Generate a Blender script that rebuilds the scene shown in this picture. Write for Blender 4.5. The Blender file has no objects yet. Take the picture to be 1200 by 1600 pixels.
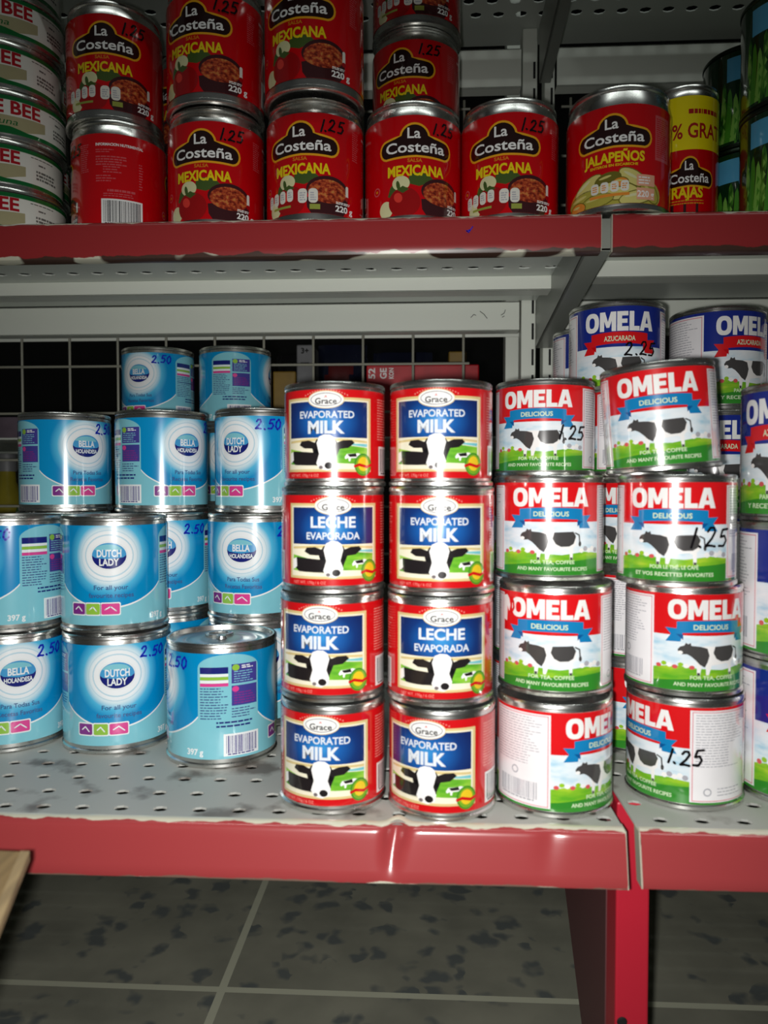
import bpy, bmesh, math, random
from mathutils import Vector, Matrix
from mathutils.geometry import tessellate_polygon

sc = bpy.context.scene
COL = sc.collection
PI = math.pi

# ------------------------------------------------------------------ camera, light, exposure
YAW = math.radians(3.0)
PITCH = math.radians(-1.91)
CAM_Z = 0.42
cam_d = bpy.data.cameras.new('camera')
cam_d.sensor_fit = 'VERTICAL'
cam_d.sensor_height = 36.0
cam_d.lens = 1200.0 / 1600.0 * 36.0
cam_d.clip_start = 0.01
cam = bpy.data.objects.new('camera', cam_d)
COL.objects.link(cam)
cam.location = (0, 0, CAM_Z)
cam.rotation_euler = (PI / 2 + PITCH, 0, YAW)
cam_d.dof.use_dof = True
cam_d.dof.focus_distance = 0.60
cam_d.dof.aperture_fstop = 9.0
sc.camera = cam

FLASH_W = 9.8
fl = bpy.data.lights.new('camera_flash', 'SPOT')
fl.energy = FLASH_W
fl.shadow_soft_size = 0.005
fl.spot_size = math.radians(104)
fl.spot_blend = 1.0
fl.color = (1.0, 0.98, 0.95)
flo = bpy.data.objects.new('camera_flash', fl)
COL.objects.link(flo)
flo.location = (-0.012, 0.0, CAM_Z - 0.004)
flo.rotation_euler = (PI / 2 + math.radians(-13), 0, YAW)

for lx, ly in ((-0.35, -0.55), (0.95, -0.55)):
    tl = bpy.data.lights.new('ceiling_tube_light', 'AREA')
    tl.shape = 'RECTANGLE'
    tl.size, tl.size_y = 1.15, 0.05
    tl.energy = 5.0
    tl.color = (0.93, 1.0, 0.96)
    to = bpy.data.objects.new('ceiling_tube_light', tl)
    COL.objects.link(to)
    to.location = (lx, ly, 2.6)

w = bpy.data.worlds.new('shop_air')
sc.world = w
w.use_nodes = True
w.node_tree.nodes['Background'].inputs[0].default_value = (0.80, 0.86, 0.84, 1)
w.node_tree.nodes['Background'].inputs[1].default_value = 0.028

sc.view_settings.view_transform = 'Standard'
sc.view_settings.look = 'None'
sc.view_settings.gamma = 1.0
sc.view_settings.exposure = 0.0
sc.view_settings.use_curve_mapping = False

# ------------------------------------------------------------------ materials
def lin(c):
    return tuple((x / 12.92 if x <= 0.04045 else ((x + 0.055) / 1.055) ** 2.4) for x in c)

def rgb(r, g, b):
    return lin((r / 255, g / 255, b / 255))

MATS = {}
def base_mat(name, color, rough=0.5, metal=0.0, spec=0.5):
    m = bpy.data.materials.new(name)
    m.use_nodes = True
    b = m.node_tree.nodes['Principled BSDF']
    b.inputs['Base Color'].default_value = (*color, 1)
    b.inputs['Roughness'].default_value = rough
    b.inputs['Metallic'].default_value = metal
    b.inputs['Specular IOR Level'].default_value = spec
    if name == 'lip_paint_low': b.inputs['Coat Weight'].default_value = 1.0; b.inputs['Coat Roughness'].default_value = 0.07
    if spec == 0.55:                                     # varnished print
        b.inputs['Coat Weight'].default_value = 0.9; b.inputs['Coat Roughness'].default_value = 0.065; b.inputs['Coat IOR'].default_value = 1.6
    MATS[name] = m
    return m, m.node_tree, b

INK_ROUGH = 0.20
def ink(name, r, g, b):
    m, nt, bs = base_mat(name, rgb(r, g, b), INK_ROUGH, 0.0, 0.55)
    # printed tin: a very slight mottling of the ink
    tc = nt.nodes.new('ShaderNodeTexCoord')
    nz = nt.nodes.new('ShaderNodeTexNoise'); nz.inputs['Scale'].default_value = 60
    nt.links.new(tc.outputs['Object'], nz.inputs['Vector'])
    mr = nt.nodes.new('ShaderNodeMapRange')
    mr.inputs['To Min'].default_value = 0.92; mr.inputs['To Max'].default_value = 1.06
    nt.links.new(nz.outputs['Fac'], mr.inputs['Value'])
    mx = nt.nodes.new('ShaderNodeMix'); mx.data_type = 'RGBA'; mx.blend_type = 'MULTIPLY'
    mx.inputs['Factor'].default_value = 1
    mx.inputs[6].default_value = (*rgb(r, g, b), 1)
    nt.links.new(mr.outputs['Result'], mx.inputs[7])
    nt.links.new(mx.outputs[2], bs.inputs['Base Color'])
    return m

for n, c in dict(
        salsa_red=(200, 2, 14), logo_black=(38, 14, 14), logo_gold=(238, 170, 30), white=(246, 246, 244),
        salsa_yellow=(240, 214, 20), salsa_orange=(220, 140, 30), bowl_dark=(62, 26, 30), tomato=(158, 14, 18), tomato_light=(222, 60, 50),
        onion=(222, 220, 170), chili_green=(70, 92, 40), pale_red=(208, 86, 92), black=(16, 16, 18), badge_white=(228, 226, 216), badge_green=(150, 160, 70),
        band_yellow=(246, 226, 16), text_red=(176, 30, 26), jal_green=(176, 168, 70), jal_light=(214, 204, 120), jal_dark=(110, 104, 34),
        carrot=(226, 140, 50), peach=(232, 170, 140),
        dl_pale=(132, 204, 218), dl_white=(242, 247, 248), dl_navy=(26, 34, 120), dl_oval=(70, 160, 215), dl_purple=(130, 50, 140),
        dl_green=(150, 200, 70), dl_pink=(226, 70, 150), dl_grey=(64, 86, 140), dl_violet=(70, 66, 150), dl_ring=(196, 226, 240),
        gr_red=(206, 18, 24), gr_gold=(222, 200, 140), gr_cream=(246, 240, 214), gr_green=(110, 190, 50), gr_dark_green=(60, 140, 40),
        gr_sky=(120, 200, 210), gr_black=(34, 30, 32), gr_seal=(120, 170, 40), gr_seal_gold=(236, 200, 40), gr_text=(226, 232, 238), gr_pale=(232, 140, 130), gr_grey=(120, 110, 112),
        om_red=(222, 22, 28), om_blue=(24, 44, 140), om_ribbon=(20, 130, 190), om_ribbon_dark=(10, 86, 150), om_panel=(246, 244, 246),
        om_pink=(226, 150, 160), om_cow=(72, 70, 70), om_cow_white=(250, 248, 246), om_text=(176, 176, 184), om_flower=(216, 90, 90), om_dark_green=(52, 140, 44),
        om_lime=(150, 200, 40), om_pale=(220, 240, 200), bar=(60, 60, 66), violet_bar=(74, 66, 140),
        tuna_white=(232, 232, 224), tuna_red=(176, 20, 34), tuna_green=(12, 104, 48), tuna_tan=(176, 168, 130), tuna_text=(110, 110, 106),
        asp_dark=(10, 52, 24), asp_spear=(76, 150, 44), asp_light=(130, 190, 80), asp_blue=(90, 178, 220),
        marker_black=(18, 14, 18), marker_blue=(24, 44, 196)).items():
    ink(n, *c)

def uv_dist(nt, pts_mod=None, centre=(0, 0), sx=1.0, sy=1.0):
    """distance in millimetres, on the printed sheet, from the centre of a motif"""
    N = nt.nodes; L = nt.links
    uv = N.new('ShaderNodeUVMap'); uv.uv_map = 'sheet'
    sp = N.new('ShaderNodeSeparateXYZ'); L.new(uv.outputs['UV'], sp.inputs[0])
    u = sp.outputs['X']
    def mth(op, a, b=None):
        n = N.new('ShaderNodeMath'); n.operation = op
        for k, x in enumerate((a, b)):
            if x is None: continue
            if isinstance(x, (int, float)): n.inputs[k].default_value = x
            else: L.new(x, n.inputs[k])
        return n.outputs[0]
    a = mth('ABSOLUTE', u)
    if pts_mod:
        a = mth('MINIMUM', a, mth('ABSOLUTE', mth('SUBTRACT', pts_mod, a)))
    dx = mth('MULTIPLY', a, sx)
    dy = mth('MULTIPLY', mth('SUBTRACT', sp.outputs['Y'], centre[1]), sy)
    return mth('SQRT', mth('ADD', mth('MULTIPLY', dx, dx), mth('MULTIPLY', dy, dy)))

def ramp(nt, fac, stops, scale):
    mr = nt.nodes.new('ShaderNodeMath'); mr.operation = 'DIVIDE'
    nt.links.new(fac, mr.inputs[0]); mr.inputs[1].default_value = scale
    r = nt.nodes.new('ShaderNodeValToRGB')
    el = r.color_ramp.elements
    while len(el) > 1: el.remove(el[0])
    el[0].position = stops[0][0]; el[0].color = (*rgb(*stops[0][1]), 1)
    for p, c in stops[1:]:
        e = el.new(p); e.color = (*rgb(*c), 1)
    nt.links.new(mr.outputs[0], r.inputs['Fac'])
    return r.outputs['Color']

R_DUTCH, R_GRACE, R_OMELA, R_SALSA = 35.5, 29.4, 31.8, 36.0
m, nt, b = base_mat('dl_blue', rgb(0, 144, 204), INK_ROUGH, 0, 0.55)     # printed halo round the emblem
nt.links.new(ramp(nt, uv_dist(nt, pts_mod=PI * R_DUTCH, centre=(0, 46)), [
    (0.0, (248, 251, 252)), (0.56, (246, 250, 252)), (0.66, (214, 238, 247)), (0.80, (84, 190, 230)), (1.0, (0, 144, 204))], 28.0), b.inputs['Base Color'])
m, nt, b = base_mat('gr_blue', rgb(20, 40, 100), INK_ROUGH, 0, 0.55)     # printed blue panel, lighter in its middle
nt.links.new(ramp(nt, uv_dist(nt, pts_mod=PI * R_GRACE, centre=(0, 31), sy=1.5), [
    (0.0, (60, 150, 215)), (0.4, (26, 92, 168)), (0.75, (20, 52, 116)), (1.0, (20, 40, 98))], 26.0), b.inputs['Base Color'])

def noise_ink(name, stops, scale, stretch=(1, 1, 1), detail=3):
    m, nt, b = base_mat(name, rgb(*stops[0][1]), INK_ROUGH, 0, 0.55)
    uv = nt.nodes.new('ShaderNodeUVMap'); uv.uv_map = 'sheet'
    mp = nt.nodes.new('ShaderNodeMapping'); mp.inputs['Scale'].default_value = stretch
    nz = nt.nodes.new('ShaderNodeTexNoise'); nz.inputs['Scale'].default_value = scale; nz.inputs['Detail'].default_value = detail
    nt.links.new(uv.outputs[0], mp.inputs[0]); nt.links.new(mp.outputs[0], nz.inputs['Vector'])
    nt.links.new(ramp(nt, nz.outputs['Fac'], stops, 1.0), b.inputs['Base Color'])
noise_ink('om_sky', [(0.35, (244, 248, 252)), (0.55, (226, 240, 248)), (0.70, (176, 216, 236))], 0.09, (0.6, 1.6, 1))
noise_ink('om_grass', [(0.35, (96, 176, 40)), (0.55, (140, 196, 44)), (0.70, (190, 214, 60))], 0.10, (0.5, 2.0, 1))
noise_ink('gr_grass', [(0.35, (80, 160, 40)), (0.55, (128, 196, 56)), (0.72, (190, 220, 90))], 0.10, (0.5, 1.6, 1))
noise_ink('salsa_stew', [(0.34, (96, 26, 14)), (0.46, (150, 50, 30)), (0.56, (190, 84, 44)), (0.66, (200, 130, 66))], 0.32, (1, 1.3, 1), 4)
noise_ink('asp_mix', [(0.36, (12, 60, 22)), (0.5, (70, 140, 40)), (0.66, (150, 200, 90))], 0.12, (1.8, 0.5, 1))

def tin(name, col, rough, bump=0.0):
    m, nt, b = base_mat(name, col, rough, 1.0)
    tc = nt.nodes.new('ShaderNodeTexCoord')
    nz = nt.nodes.new('ShaderNodeTexNoise'); nz.inputs['Scale'].default_value = 90; nz.inputs['Detail'].default_value = 3
    nt.links.new(tc.outputs['Object'], nz.inputs['Vector'])
    mr = nt.nodes.new('ShaderNodeMapRange'); mr.inputs['To Min'].default_value = rough * 0.8; mr.inputs['To Max'].default_value = rough * 1.3
    nt.links.new(nz.outputs['Fac'], mr.inputs['Value']); nt.links.new(mr.outputs[0], b.inputs['Roughness'])
tin('tin', (0.74, 0.74, 0.71), 0.26)
tin('tin_green', rgb(70, 84, 72), 0.35)
tin('lid_tin', (0.72, 0.73, 0.71), 0.33)

def worn_paint(name, base, worn, rust, lo=None, hi=None, rough=0.35, edge=0.004, blot=0.62, bscale=9.0):
    """sheet-metal paint with chips along its top/bottom edge (object Z) and scattered grime blots"""
    m, nt, b = base_mat(name, base, rough, 0, 0.5)
    N, L = nt.nodes, nt.links
    tc = N.new('ShaderNodeTexCoord')
    nz = N.new('ShaderNodeTexNoise'); nz.inputs['Scale'].default_value = 55; nz.inputs['Detail'].default_value = 5
    L.new(tc.outputs['Object'], nz.inputs['Vector'])
    n2 = N.new('ShaderNodeTexNoise'); n2.inputs['Scale'].default_value = bscale; n2.inputs['Detail'].default_value = 6
    L.new(tc.outputs['Object'], n2.inputs['Vector'])
    def mixc(fac, a, c):
        x = N.new('ShaderNodeMix'); x.data_type = 'RGBA'
        L.new(fac, x.inputs['Factor'])
        for sock, v in ((x.inputs[6], a), (x.inputs[7], c)):
            if isinstance(v, tuple): sock.default_value = (*v, 1)
            else: L.new(v, sock)
        return x.outputs[2]
    def mr(val, f0, f1, t0=0.0, t1=1.0):
        x = N.new('ShaderNodeMapRange'); L.new(val, x.inputs['Value'])
        x.inputs['From Min'].default_value = f0; x.inputs['From Max'].default_value = f1
        x.inputs['To Min'].default_value = t0; x.inputs['To Max'].default_value = t1
        return x.outputs[0]
    def mt(op, a, c):
        x = N.new('ShaderNodeMath'); x.operation = op
        for k, v in enumerate((a, c)):
            if isinstance(v, (int, float)): x.inputs[k].default_value = v
            else: L.new(v, x.inputs[k])
        return x.outputs[0]
    col = mixc(mr(n2.outputs['Fac'], blot, blot + 0.08, 0, 0.75), base, rust)
    sp = N.new('ShaderNodeSeparateXYZ'); L.new(tc.outputs['Object'], sp.inputs[0])
    wob = mt('MULTIPLY', mt('SUBTRACT', nz.outputs['Fac'], 0.5), edge * 3)
    if lo is not None:                                    # lower edge: rust with patches of bare primer
        n3 = N.new('ShaderNodeTexNoise'); n3.inputs['Scale'].default_value = 16; n3.inputs['Detail'].default_value = 2
        L.new(tc.outputs['Object'], n3.inputs['Vector'])
        chip = mixc(mr(n3.outputs['Fac'], 0.58, 0.60), rust, worn)
        col = mixc(mr(mt('ADD', sp.outputs['Z'], wob), lo + edge * 1.1, lo + edge * 1.3, 1, 0), col, chip)
    if hi is not None:
        col = mixc(mr(mt('ADD', sp.outputs['Z'], wob), hi - edge * 0.5, hi - edge * 0.35), col, worn)
    L.new(col, b.inputs['Base Color'])
    return m
CREAM = rgb(206, 204, 184); RUST = rgb(74, 52, 44)
worn_paint('lip_paint_high', rgb(152, 46, 48), CREAM, RUST, lo=-0.0257, hi=0.0015, rough=0.30, edge=0.0028, blot=0.74)
worn_paint('lip_paint_low', rgb(160, 60, 62), CREAM, rgb(120, 96, 84), lo=-0.0282, hi=0.0006, rough=0.28, edge=0.0016, blot=0.76)
worn_paint('shelf_grey', rgb(208, 214, 206), CREAM, rgb(92, 84, 76), rough=0.38, blot=0.70, bscale=14)
worn_paint('deck_grey', rgb(178, 180, 174), CREAM, rgb(84, 70, 62), rough=0.5, blot=0.56, bscale=22)
worn_paint('post_grey', rgb(230, 235, 224), CREAM, rgb(110, 100, 90), rough=0.36, blot=0.72, bscale=20)
worn_paint('bracket_grey', rgb(140, 144, 136), CREAM, rgb(70, 66, 60), rough=0.35, blot=0.68, bscale=20)
worn_paint('leg_red', rgb(196, 36, 56), CREAM, rgb(70, 30, 30), rough=0.4, blot=0.68, bscale=26)
worn_paint('gusset_paint', rgb(104, 62, 64), CREAM, rgb(60, 40, 40), rough=0.5, blot=0.66)
worn_paint('gusset_grey', rgb(130, 134, 126), CREAM, rgb(70, 66, 60), rough=0.5, blot=0.7)
worn_paint('wire_paint', rgb(150, 150, 136), CREAM, rgb(120, 90, 66), rough=0.4, blot=0.64, bscale=14)
base_mat('end_cream', rgb(186, 182, 164), 0.5)
base_mat('hole_dark', rgb(20, 20, 20), 0.8)

def card_mat(name, c):
    m, nt, b = base_mat(name, rgb(*c), 0.75)
    tc = nt.nodes.new('ShaderNodeTexCoord'); mp = nt.nodes.new('ShaderNodeMapping'); mp.inputs['Scale'].default_value = (160, 4, 4)
    nz = nt.nodes.new('ShaderNodeTexNoise'); nz.inputs['Scale'].default_value = 2
    nt.links.new(tc.outputs['Object'], mp.inputs[0]); nt.links.new(mp.outputs[0], nz.inputs['Vector'])
    d = tuple(int(x * 0.82) for x in c)
    nt.links.new(ramp(nt, nz.outputs['Fac'], [(0.3, d), (0.7, c)], 1.0), b.inputs['Base Color'])
card_mat('cardboard', (158, 132, 90))
card_mat('cardboard_edge', (182, 158, 116))
for n, c, r in (('box_red', (196, 20, 34), 0.3), ('box_grey', (120, 122, 124), 0.5), ('box_navy', (26, 30, 48), 0.25), ('box_white', (190, 190, 186), 0.35), ('box_black', (24, 24, 26), 0.4),
                ('box_yellow', (150, 120, 40), 0.45), ('box_mauve', (110, 96, 108), 0.6), ('bottle_green', (50, 110, 50), 0.2), ('bottle_oil', (140, 130, 40), 0.2), ('box_maroon', (90, 24, 26), 0.4)):
    m, nt, b = base_mat(n, rgb(*c), r)
    tc = nt.nodes.new('ShaderNodeTexCoord'); nz = nt.nodes.new('ShaderNodeTexNoise'); nz.inputs['Scale'].default_value = 30
    nt.links.new(tc.outputs['Object'], nz.inputs['Vector'])
    nt.links.new(ramp(nt, nz.outputs['Fac'], [(0.3, tuple(int(x * .8) for x in c)), (0.7, c)], 1.0), b.inputs['Base Color'])

# terrazzo floor tiles, 0.33 m, with grout
m, nt, b = base_mat('terrazzo', rgb(112, 112, 106), 0.5)
N, L = nt.nodes, nt.links
tc = N.new('ShaderNodeTexCoord')
vo = N.new('ShaderNodeTexVoronoi'); vo.inputs['Scale'].default_value = 46; vo.inputs['Randomness'].default_value = 1
nzw = N.new('ShaderNodeTexNoise'); nzw.inputs['Scale'].default_value = 40; nzw.inputs['Detail'].default_value = 2
L.new(tc.outputs['Object'], nzw.inputs['Vector'])
va = N.new('ShaderNodeMix'); va.data_type = 'RGBA'; va.inputs['Factor'].default_value = 0.035
L.new(tc.outputs['Object'], va.inputs[6]); L.new(nzw.outputs['Color'], va.inputs[7]); L.new(va.outputs[2], vo.inputs['Vector'])
sepc = N.new('ShaderNodeSeparateColor'); L.new(vo.outputs['Color'], sepc.inputs[0])
pick = N.new('ShaderNodeMath'); pick.operation = 'GREATER_THAN'; pick.inputs[1].default_value = 0.52; L.new(sepc.outputs['Red'], pick.inputs[0])
near = N.new('ShaderNodeMapRange'); near.inputs['From Min'].default_value = 0.28; near.inputs['From Max'].default_value = 0.52
near.inputs['To Min'].default_value = 1; near.inputs['To Max'].default_value = 0; L.new(vo.outputs['Distance'], near.inputs['Value'])
fac = N.new('ShaderNodeMath'); fac.operation = 'MULTIPLY'; L.new(pick.outputs[0], fac.inputs[0]); L.new(near.outputs[0], fac.inputs[1])
nb = N.new('ShaderNodeTexNoise'); nb.inputs['Scale'].default_value = 14; nb.inputs['Detail'].default_value = 4; L.new(tc.outputs['Object'], nb.inputs['Vector'])
bc = ramp(nt, nb.outputs['Fac'], [(0.3, (128, 129, 116)), (0.7, (154, 154, 138))], 1.0)
mx = N.new('ShaderNodeMix'); mx.data_type = 'RGBA'; L.new(fac.outputs[0], mx.inputs['Factor']); L.new(bc, mx.inputs[6]); mx.inputs[7].default_value = (*rgb(102, 108, 106), 1)
sp = N.new('ShaderNodeSeparateXYZ'); L.new(tc.outputs['Object'], sp.inputs[0])
gr = None
for ax in ('X', 'Y'):
    md = N.new('ShaderNodeMath'); md.operation = 'PINGPONG'; md.inputs[1].default_value = 0.165; L.new(sp.outputs[ax], md.inputs[0])
    lt = N.new('ShaderNodeMath'); lt.operation = 'LESS_THAN'; lt.inputs[1].default_value = 0.0034; L.new(md.outputs[0], lt.inputs[0])
    if gr is None: gr = lt
    else:
        o = N.new('ShaderNodeMath'); o.operation = 'MAXIMUM'; L.new(gr.outputs[0], o.inputs[0]); L.new(lt.outputs[0], o.inputs[1]); gr = o
mg = N.new('ShaderNodeMix'); mg.data_type = 'RGBA'; L.new(gr.outputs[0], mg.inputs['Factor']); L.new(mx.outputs[2], mg.inputs[6]); mg.inputs[7].default_value = (*rgb(196, 198, 176), 1)
L.new(mg.outputs[2], b.inputs['Base Color'])

def wall_mat(name, c1, c2):
    m, nt, b = base_mat(name, rgb(*c1), 0.8)
    tc = nt.nodes.new('ShaderNodeTexCoord'); nz = nt.nodes.new('ShaderNodeTexNoise'); nz.inputs['Scale'].default_value = 3
    nt.links.new(tc.outputs['Object'], nz.inputs['Vector'])
    nt.links.new(ramp(nt, nz.outputs['Fac'], [(0.3, c1), (0.7, c2)], 1.0), b.inputs['Base Color'])
wall_mat('plaster', (70, 70, 66), (90, 90, 84))
wall_mat('dark_wall', (30, 30, 29), (40, 40, 38))

# ------------------------------------------------------------------ object helpers
def link(name, me, parent=None):
    o = bpy.data.objects.new(name, me)
    COL.objects.link(o)
    if parent: o.parent = parent
    return o

def bm_obj(name, bm, mats, parent=None, smooth=False, bevel=0.0, loc=None):
    me = bpy.data.meshes.new(name)
    bm.normal_update()
    bm.to_mesh(me); bm.free()
    for mn in ([mats] if isinstance(mats, str) else mats): me.materials.append(MATS[mn])
    if smooth:
        for p in me.polygons: p.use_smooth = True
        me.set_sharp_from_angle(angle=math.radians(40))
    o = link(name, me, parent)
    if loc: o.location = loc
    if bevel:
        md = o.modifiers.new('bevel', 'BEVEL'); md.width = bevel; md.segments = 2; md.limit_method = 'ANGLE'
    return o

def add_box(bm, x0, x1, y0, y1, z0, z1, mi=0):
    vs = [bm.verts.new(p) for p in ((x0, y0, z0), (x1, y0, z0), (x1, y1, z0), (x0, y1, z0), (x0, y0, z1), (x1, y0, z1), (x1, y1, z1), (x0, y1, z1))]
    for f in ((0, 3, 2, 1), (4, 5, 6, 7), (0, 1, 5, 4), (1, 2, 6, 5), (2, 3, 7, 6), (3, 0, 4, 7)):
        fc = bm.faces.new([vs[k] for k in f]); fc.material_index = mi

def add_lathe(bm, prof, n=72, mi=0):
    """prof: list of (r, z) metres; r = 0 closes on the axis"""
    rings = []
    for r, z in prof:
        if r < 1e-7: rings.append([bm.verts.new((0, 0, z))])
        else: rings.append([bm.verts.new((r * math.sin(2 * PI * k / n), -r * math.cos(2 * PI * k / n), z)) for k in range(n)])
    for a, c in zip(rings, rings[1:]):
        for k in range(n):
            j = (k + 1) % n
            if len(a) == 1 and len(c) == 1: continue
            if len(a) == 1: f = [a[0], c[j], c[k]]
            elif len(c) == 1: f = [a[k], a[j], c[0]]
            else: f = [a[k], a[j], c[j], c[k]]
            bm.faces.new(f).material_index = mi

def add_tube(bm, pts, r, n=8, mi=0):
    pts = [Vector(p) for p in pts]
    prev = None
    for k, p in enumerate(pts):
        t = (pts[min(k + 1, len(pts) - 1)] - pts[max(k - 1, 0)]).normalized()
        a = Vector((0, 0, 1)) if abs(t.z) < 0.9 else Vector((1, 0, 0))
        u = t.cross(a).normalized(); v = t.cross(u).normalized()
        ring = [bm.verts.new(p + (u * math.cos(2 * PI * q / n) + v * math.sin(2 * PI * q / n)) * r) for q in range(n)]
        if prev:
            for q in range(n): bm.faces.new((prev[q], prev[(q + 1) % n], ring[(q + 1) % n], ring[q])).material_index = mi
        else: bm.faces.new(ring[::-1]).material_index = mi
        prev = ring
    bm.faces.new(prev).material_index = mi

def thing(name, label, cat, loc=(0, 0, 0), rz=0.0, group=None):
    o = bpy.data.objects.new(name, None); COL.objects.link(o)
    o.empty_display_size = 0.02
    o.location = loc; o.rotation_euler = (0, 0, rz)
    o['label'] = label; o['category'] = cat
    if group: o['group'] = group
    return o

def tag(o, label, cat, group=None):
    o['label'] = label; o['category'] = cat
    if group: o['group'] = group
    return o

def structure(name, bm, mat):
    o = bm_obj(name, bm, mat); o['kind'] = 'structure'; o['category'] = name.split('_')[0]
    o['label'] = {'floor': 'dark terrazzo tiled floor with pale grout lines', 'ceiling': 'plain plaster shop ceiling', 'wall': 'plain plaster wall far behind the shelving'}[name.split('_')[0]]
    return o

# ------------------------------------------------------------------ printed sheets (vector artwork wrapped round a can)
FONT_CACHE = {}
def glyphs(s, bold):
    key = (s, bold)
    if key in FONT_CACHE: return FONT_CACHE[key]
    cu = bpy.data.curves.new('type', 'FONT')
    cu.body = s; cu.size = 1.0; cu.resolution_u = 3; cu.offset = bold
    ob = bpy.data.objects.new('type', cu); COL.objects.link(ob)
    dg = bpy.context.evaluated_depsgraph_get(); dg.update()
    me = bpy.data.meshes.new_from_object(ob.evaluated_get(dg), depsgraph=dg)
    vs = [(v.co.x, v.co.y) for v in me.vertices]
    fs = [tuple(p.vertices) for p in me.polygons]
    bpy.data.objects.remove(ob); bpy.data.curves.remove(cu); bpy.data.meshes.remove(me)
    FONT_CACHE[key] = (vs, fs)
    return vs, fs
CAP = None
def cap_height():
    global CAP
    if CAP is None:
        vs, _ = glyphs('H', 0.0); CAP = max(v[1] for v in vs)
    return CAP

class Sheet:
    """artwork in millimetres: u along the circumference (0 = front), v up from the sheet's lower edge"""
    def __init__(self, rnd=1): self.tris = []; self.mats = []; self.rnd = random.Random(rnd); self.su = 1.0; self.sv = 1.0; self.u0 = 0.0; self.v0 = 0.0
    def at(self, u0=0.0, su=1.0, sv=1.0, v0=0.0): self.u0, self.su, self.sv, self.v0 = u0, su, sv, v0; return self
    def mi(self, m):
        if m not in self.mats: self.mats.append(m)
        return self.mats.index(m)
    def faces(self, vs, fs, m, lay):
        k = self.mi(m)
        vs = [(self.u0 + a * self.su, self.v0 + c * self.sv) for a, c in vs]
        for f in fs: self.tris.append(([vs[i] for i in f], k, lay))
    def poly(self, pts, m, lay=1):
        ts = tessellate_polygon([[Vector((a, c, 0)) for a, c in pts]])
        fs = []
        for t in ts:
            a, c, d = (pts[i] for i in t)
            ar = (c[0] - a[0]) * (d[1] - a[1]) - (c[1] - a[1]) * (d[0] - a[0])
            if abs(ar) < 1e-9: continue
            fs.append(tuple(t) if ar > 0 else tuple(t)[::-1])
        self.faces(pts, fs, m, lay)
    def rect(self, a, c, d, e, m, lay=1): self.faces([(a, c), (d, c), (d, e), (a, e)], [(0, 1, 2, 3)], m, lay)
    def ell(self, cu, cv, a, c, m, lay=1, n=28, rot=0.0):
        co, si = math.cos(rot), math.sin(rot)
        self.poly([(cu + a * math.cos(2 * PI * k / n) * co - c * math.sin(2 * PI * k / n) * si, cv + a * math.cos(2 * PI * k / n) * si + c * math.sin(2 * PI * k / n) * co) for k in range(n)], m, lay)
    def ring(self, cu, cv, a, c, wd, m, lay=1, n=36):
        vs, fs = [], []
        for k in range(n):
            t = 2 * PI * k / n
            vs += [(cu + a * math.cos(t), cv + c * math.sin(t)), (cu + (a + wd) * math.cos(t), cv + (c + wd) * math.sin(t))]
        for k in range(n):
            j = (k + 1) % n
            fs.append((2 * k, 2 * k + 1, 2 * j + 1, 2 * j))
        self.faces(vs, [f[::1] for f in fs], m, lay)
    def rrect(self, a, c, d, e, r, m, lay=1):
        pts = []
        for cx, cy, s in ((d - r, c + r, -90), (d - r, e - r, 0), (a + r, e - r, 90), (a + r, c + r, 180)):
            for k in range(6):
                t = math.radians(s + 18 * k); pts.append((cx + r * math.cos(t), cy + r * math.sin(t)))
        self.poly(pts, m, lay)
    def text(self, s, cu, cv, h, m, lay=2, wid=None, bold=0.0, rot=0.0, skew=0.0):
        vs, fs = glyphs(s, bold)
        x0 = min(v[0] for v in vs); x1 = max(v[0] for v in vs)
        ky = h / cap_height(); kx = (wid / (x1 - x0)) if wid else ky
        co, si = math.cos(rot), math.sin(rot)
        out = []
        for x, y in vs:
            X = (x - (x0 + x1) / 2) * kx + skew * (y * ky - h / 2); Y = y * ky - h / 2
            out.append((cu + X * co - Y * si, cv + X * si + Y * co))
        self.faces(out, fs, m, lay)
    def stroke(self, pts, wd, m, lay=3):
        for (a, c), (d, e) in zip(pts, pts[1:]):
            l = math.hypot(d - a, e - c)
            if l < 1e-6: continue
            nx, ny = -(e - c) / l * wd / 2, (d - a) / l * wd / 2
            self.faces([(a - nx, c - ny), (d - nx, e - ny), (d + nx, e + ny), (a + nx, c + ny)], [(0, 1, 2, 3)], m, lay)
        for a, c in pts: self.ell(a, c, wd / 2, wd / 2, m, lay, 8)
    def small_print(self, a, c, d, e, step, m, lay=2, thick=0.45, fill=0.92):
        """rows of tiny illegible printing"""
        v = e
        while v > c:
            u = a; end = a + (d - a) * self.rnd.uniform(fill * 0.75, 1.0)
            while u < end:
                wl = min(self.rnd.uniform(1.0, 4.2), end - u)
                if wl > 0.4: self.rect(u, v - step * thick, u + wl, v, m, lay)
                u += wl + 0.55
            v -= step
    def bars(self, a, c, d, e, m='bar', paper='white', lay=2):
        self.rect(a - 1.6, c - 1.8, d + 1.6, e + 1.2, paper, lay)
        u = a
        while u < d - 0.3:
            wl = self.rnd.choice((0.3, 0.3, 0.55, 0.8)); self.rect(u, c, min(u + wl, d), e, m, lay + 1); u += wl + self.rnd.choice((0.3, 0.45, 0.7))
        self.small_print(a + 1, c - 1.3, d - 1, c - 0.3, 1.1, m, lay + 1, 0.7)

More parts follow.
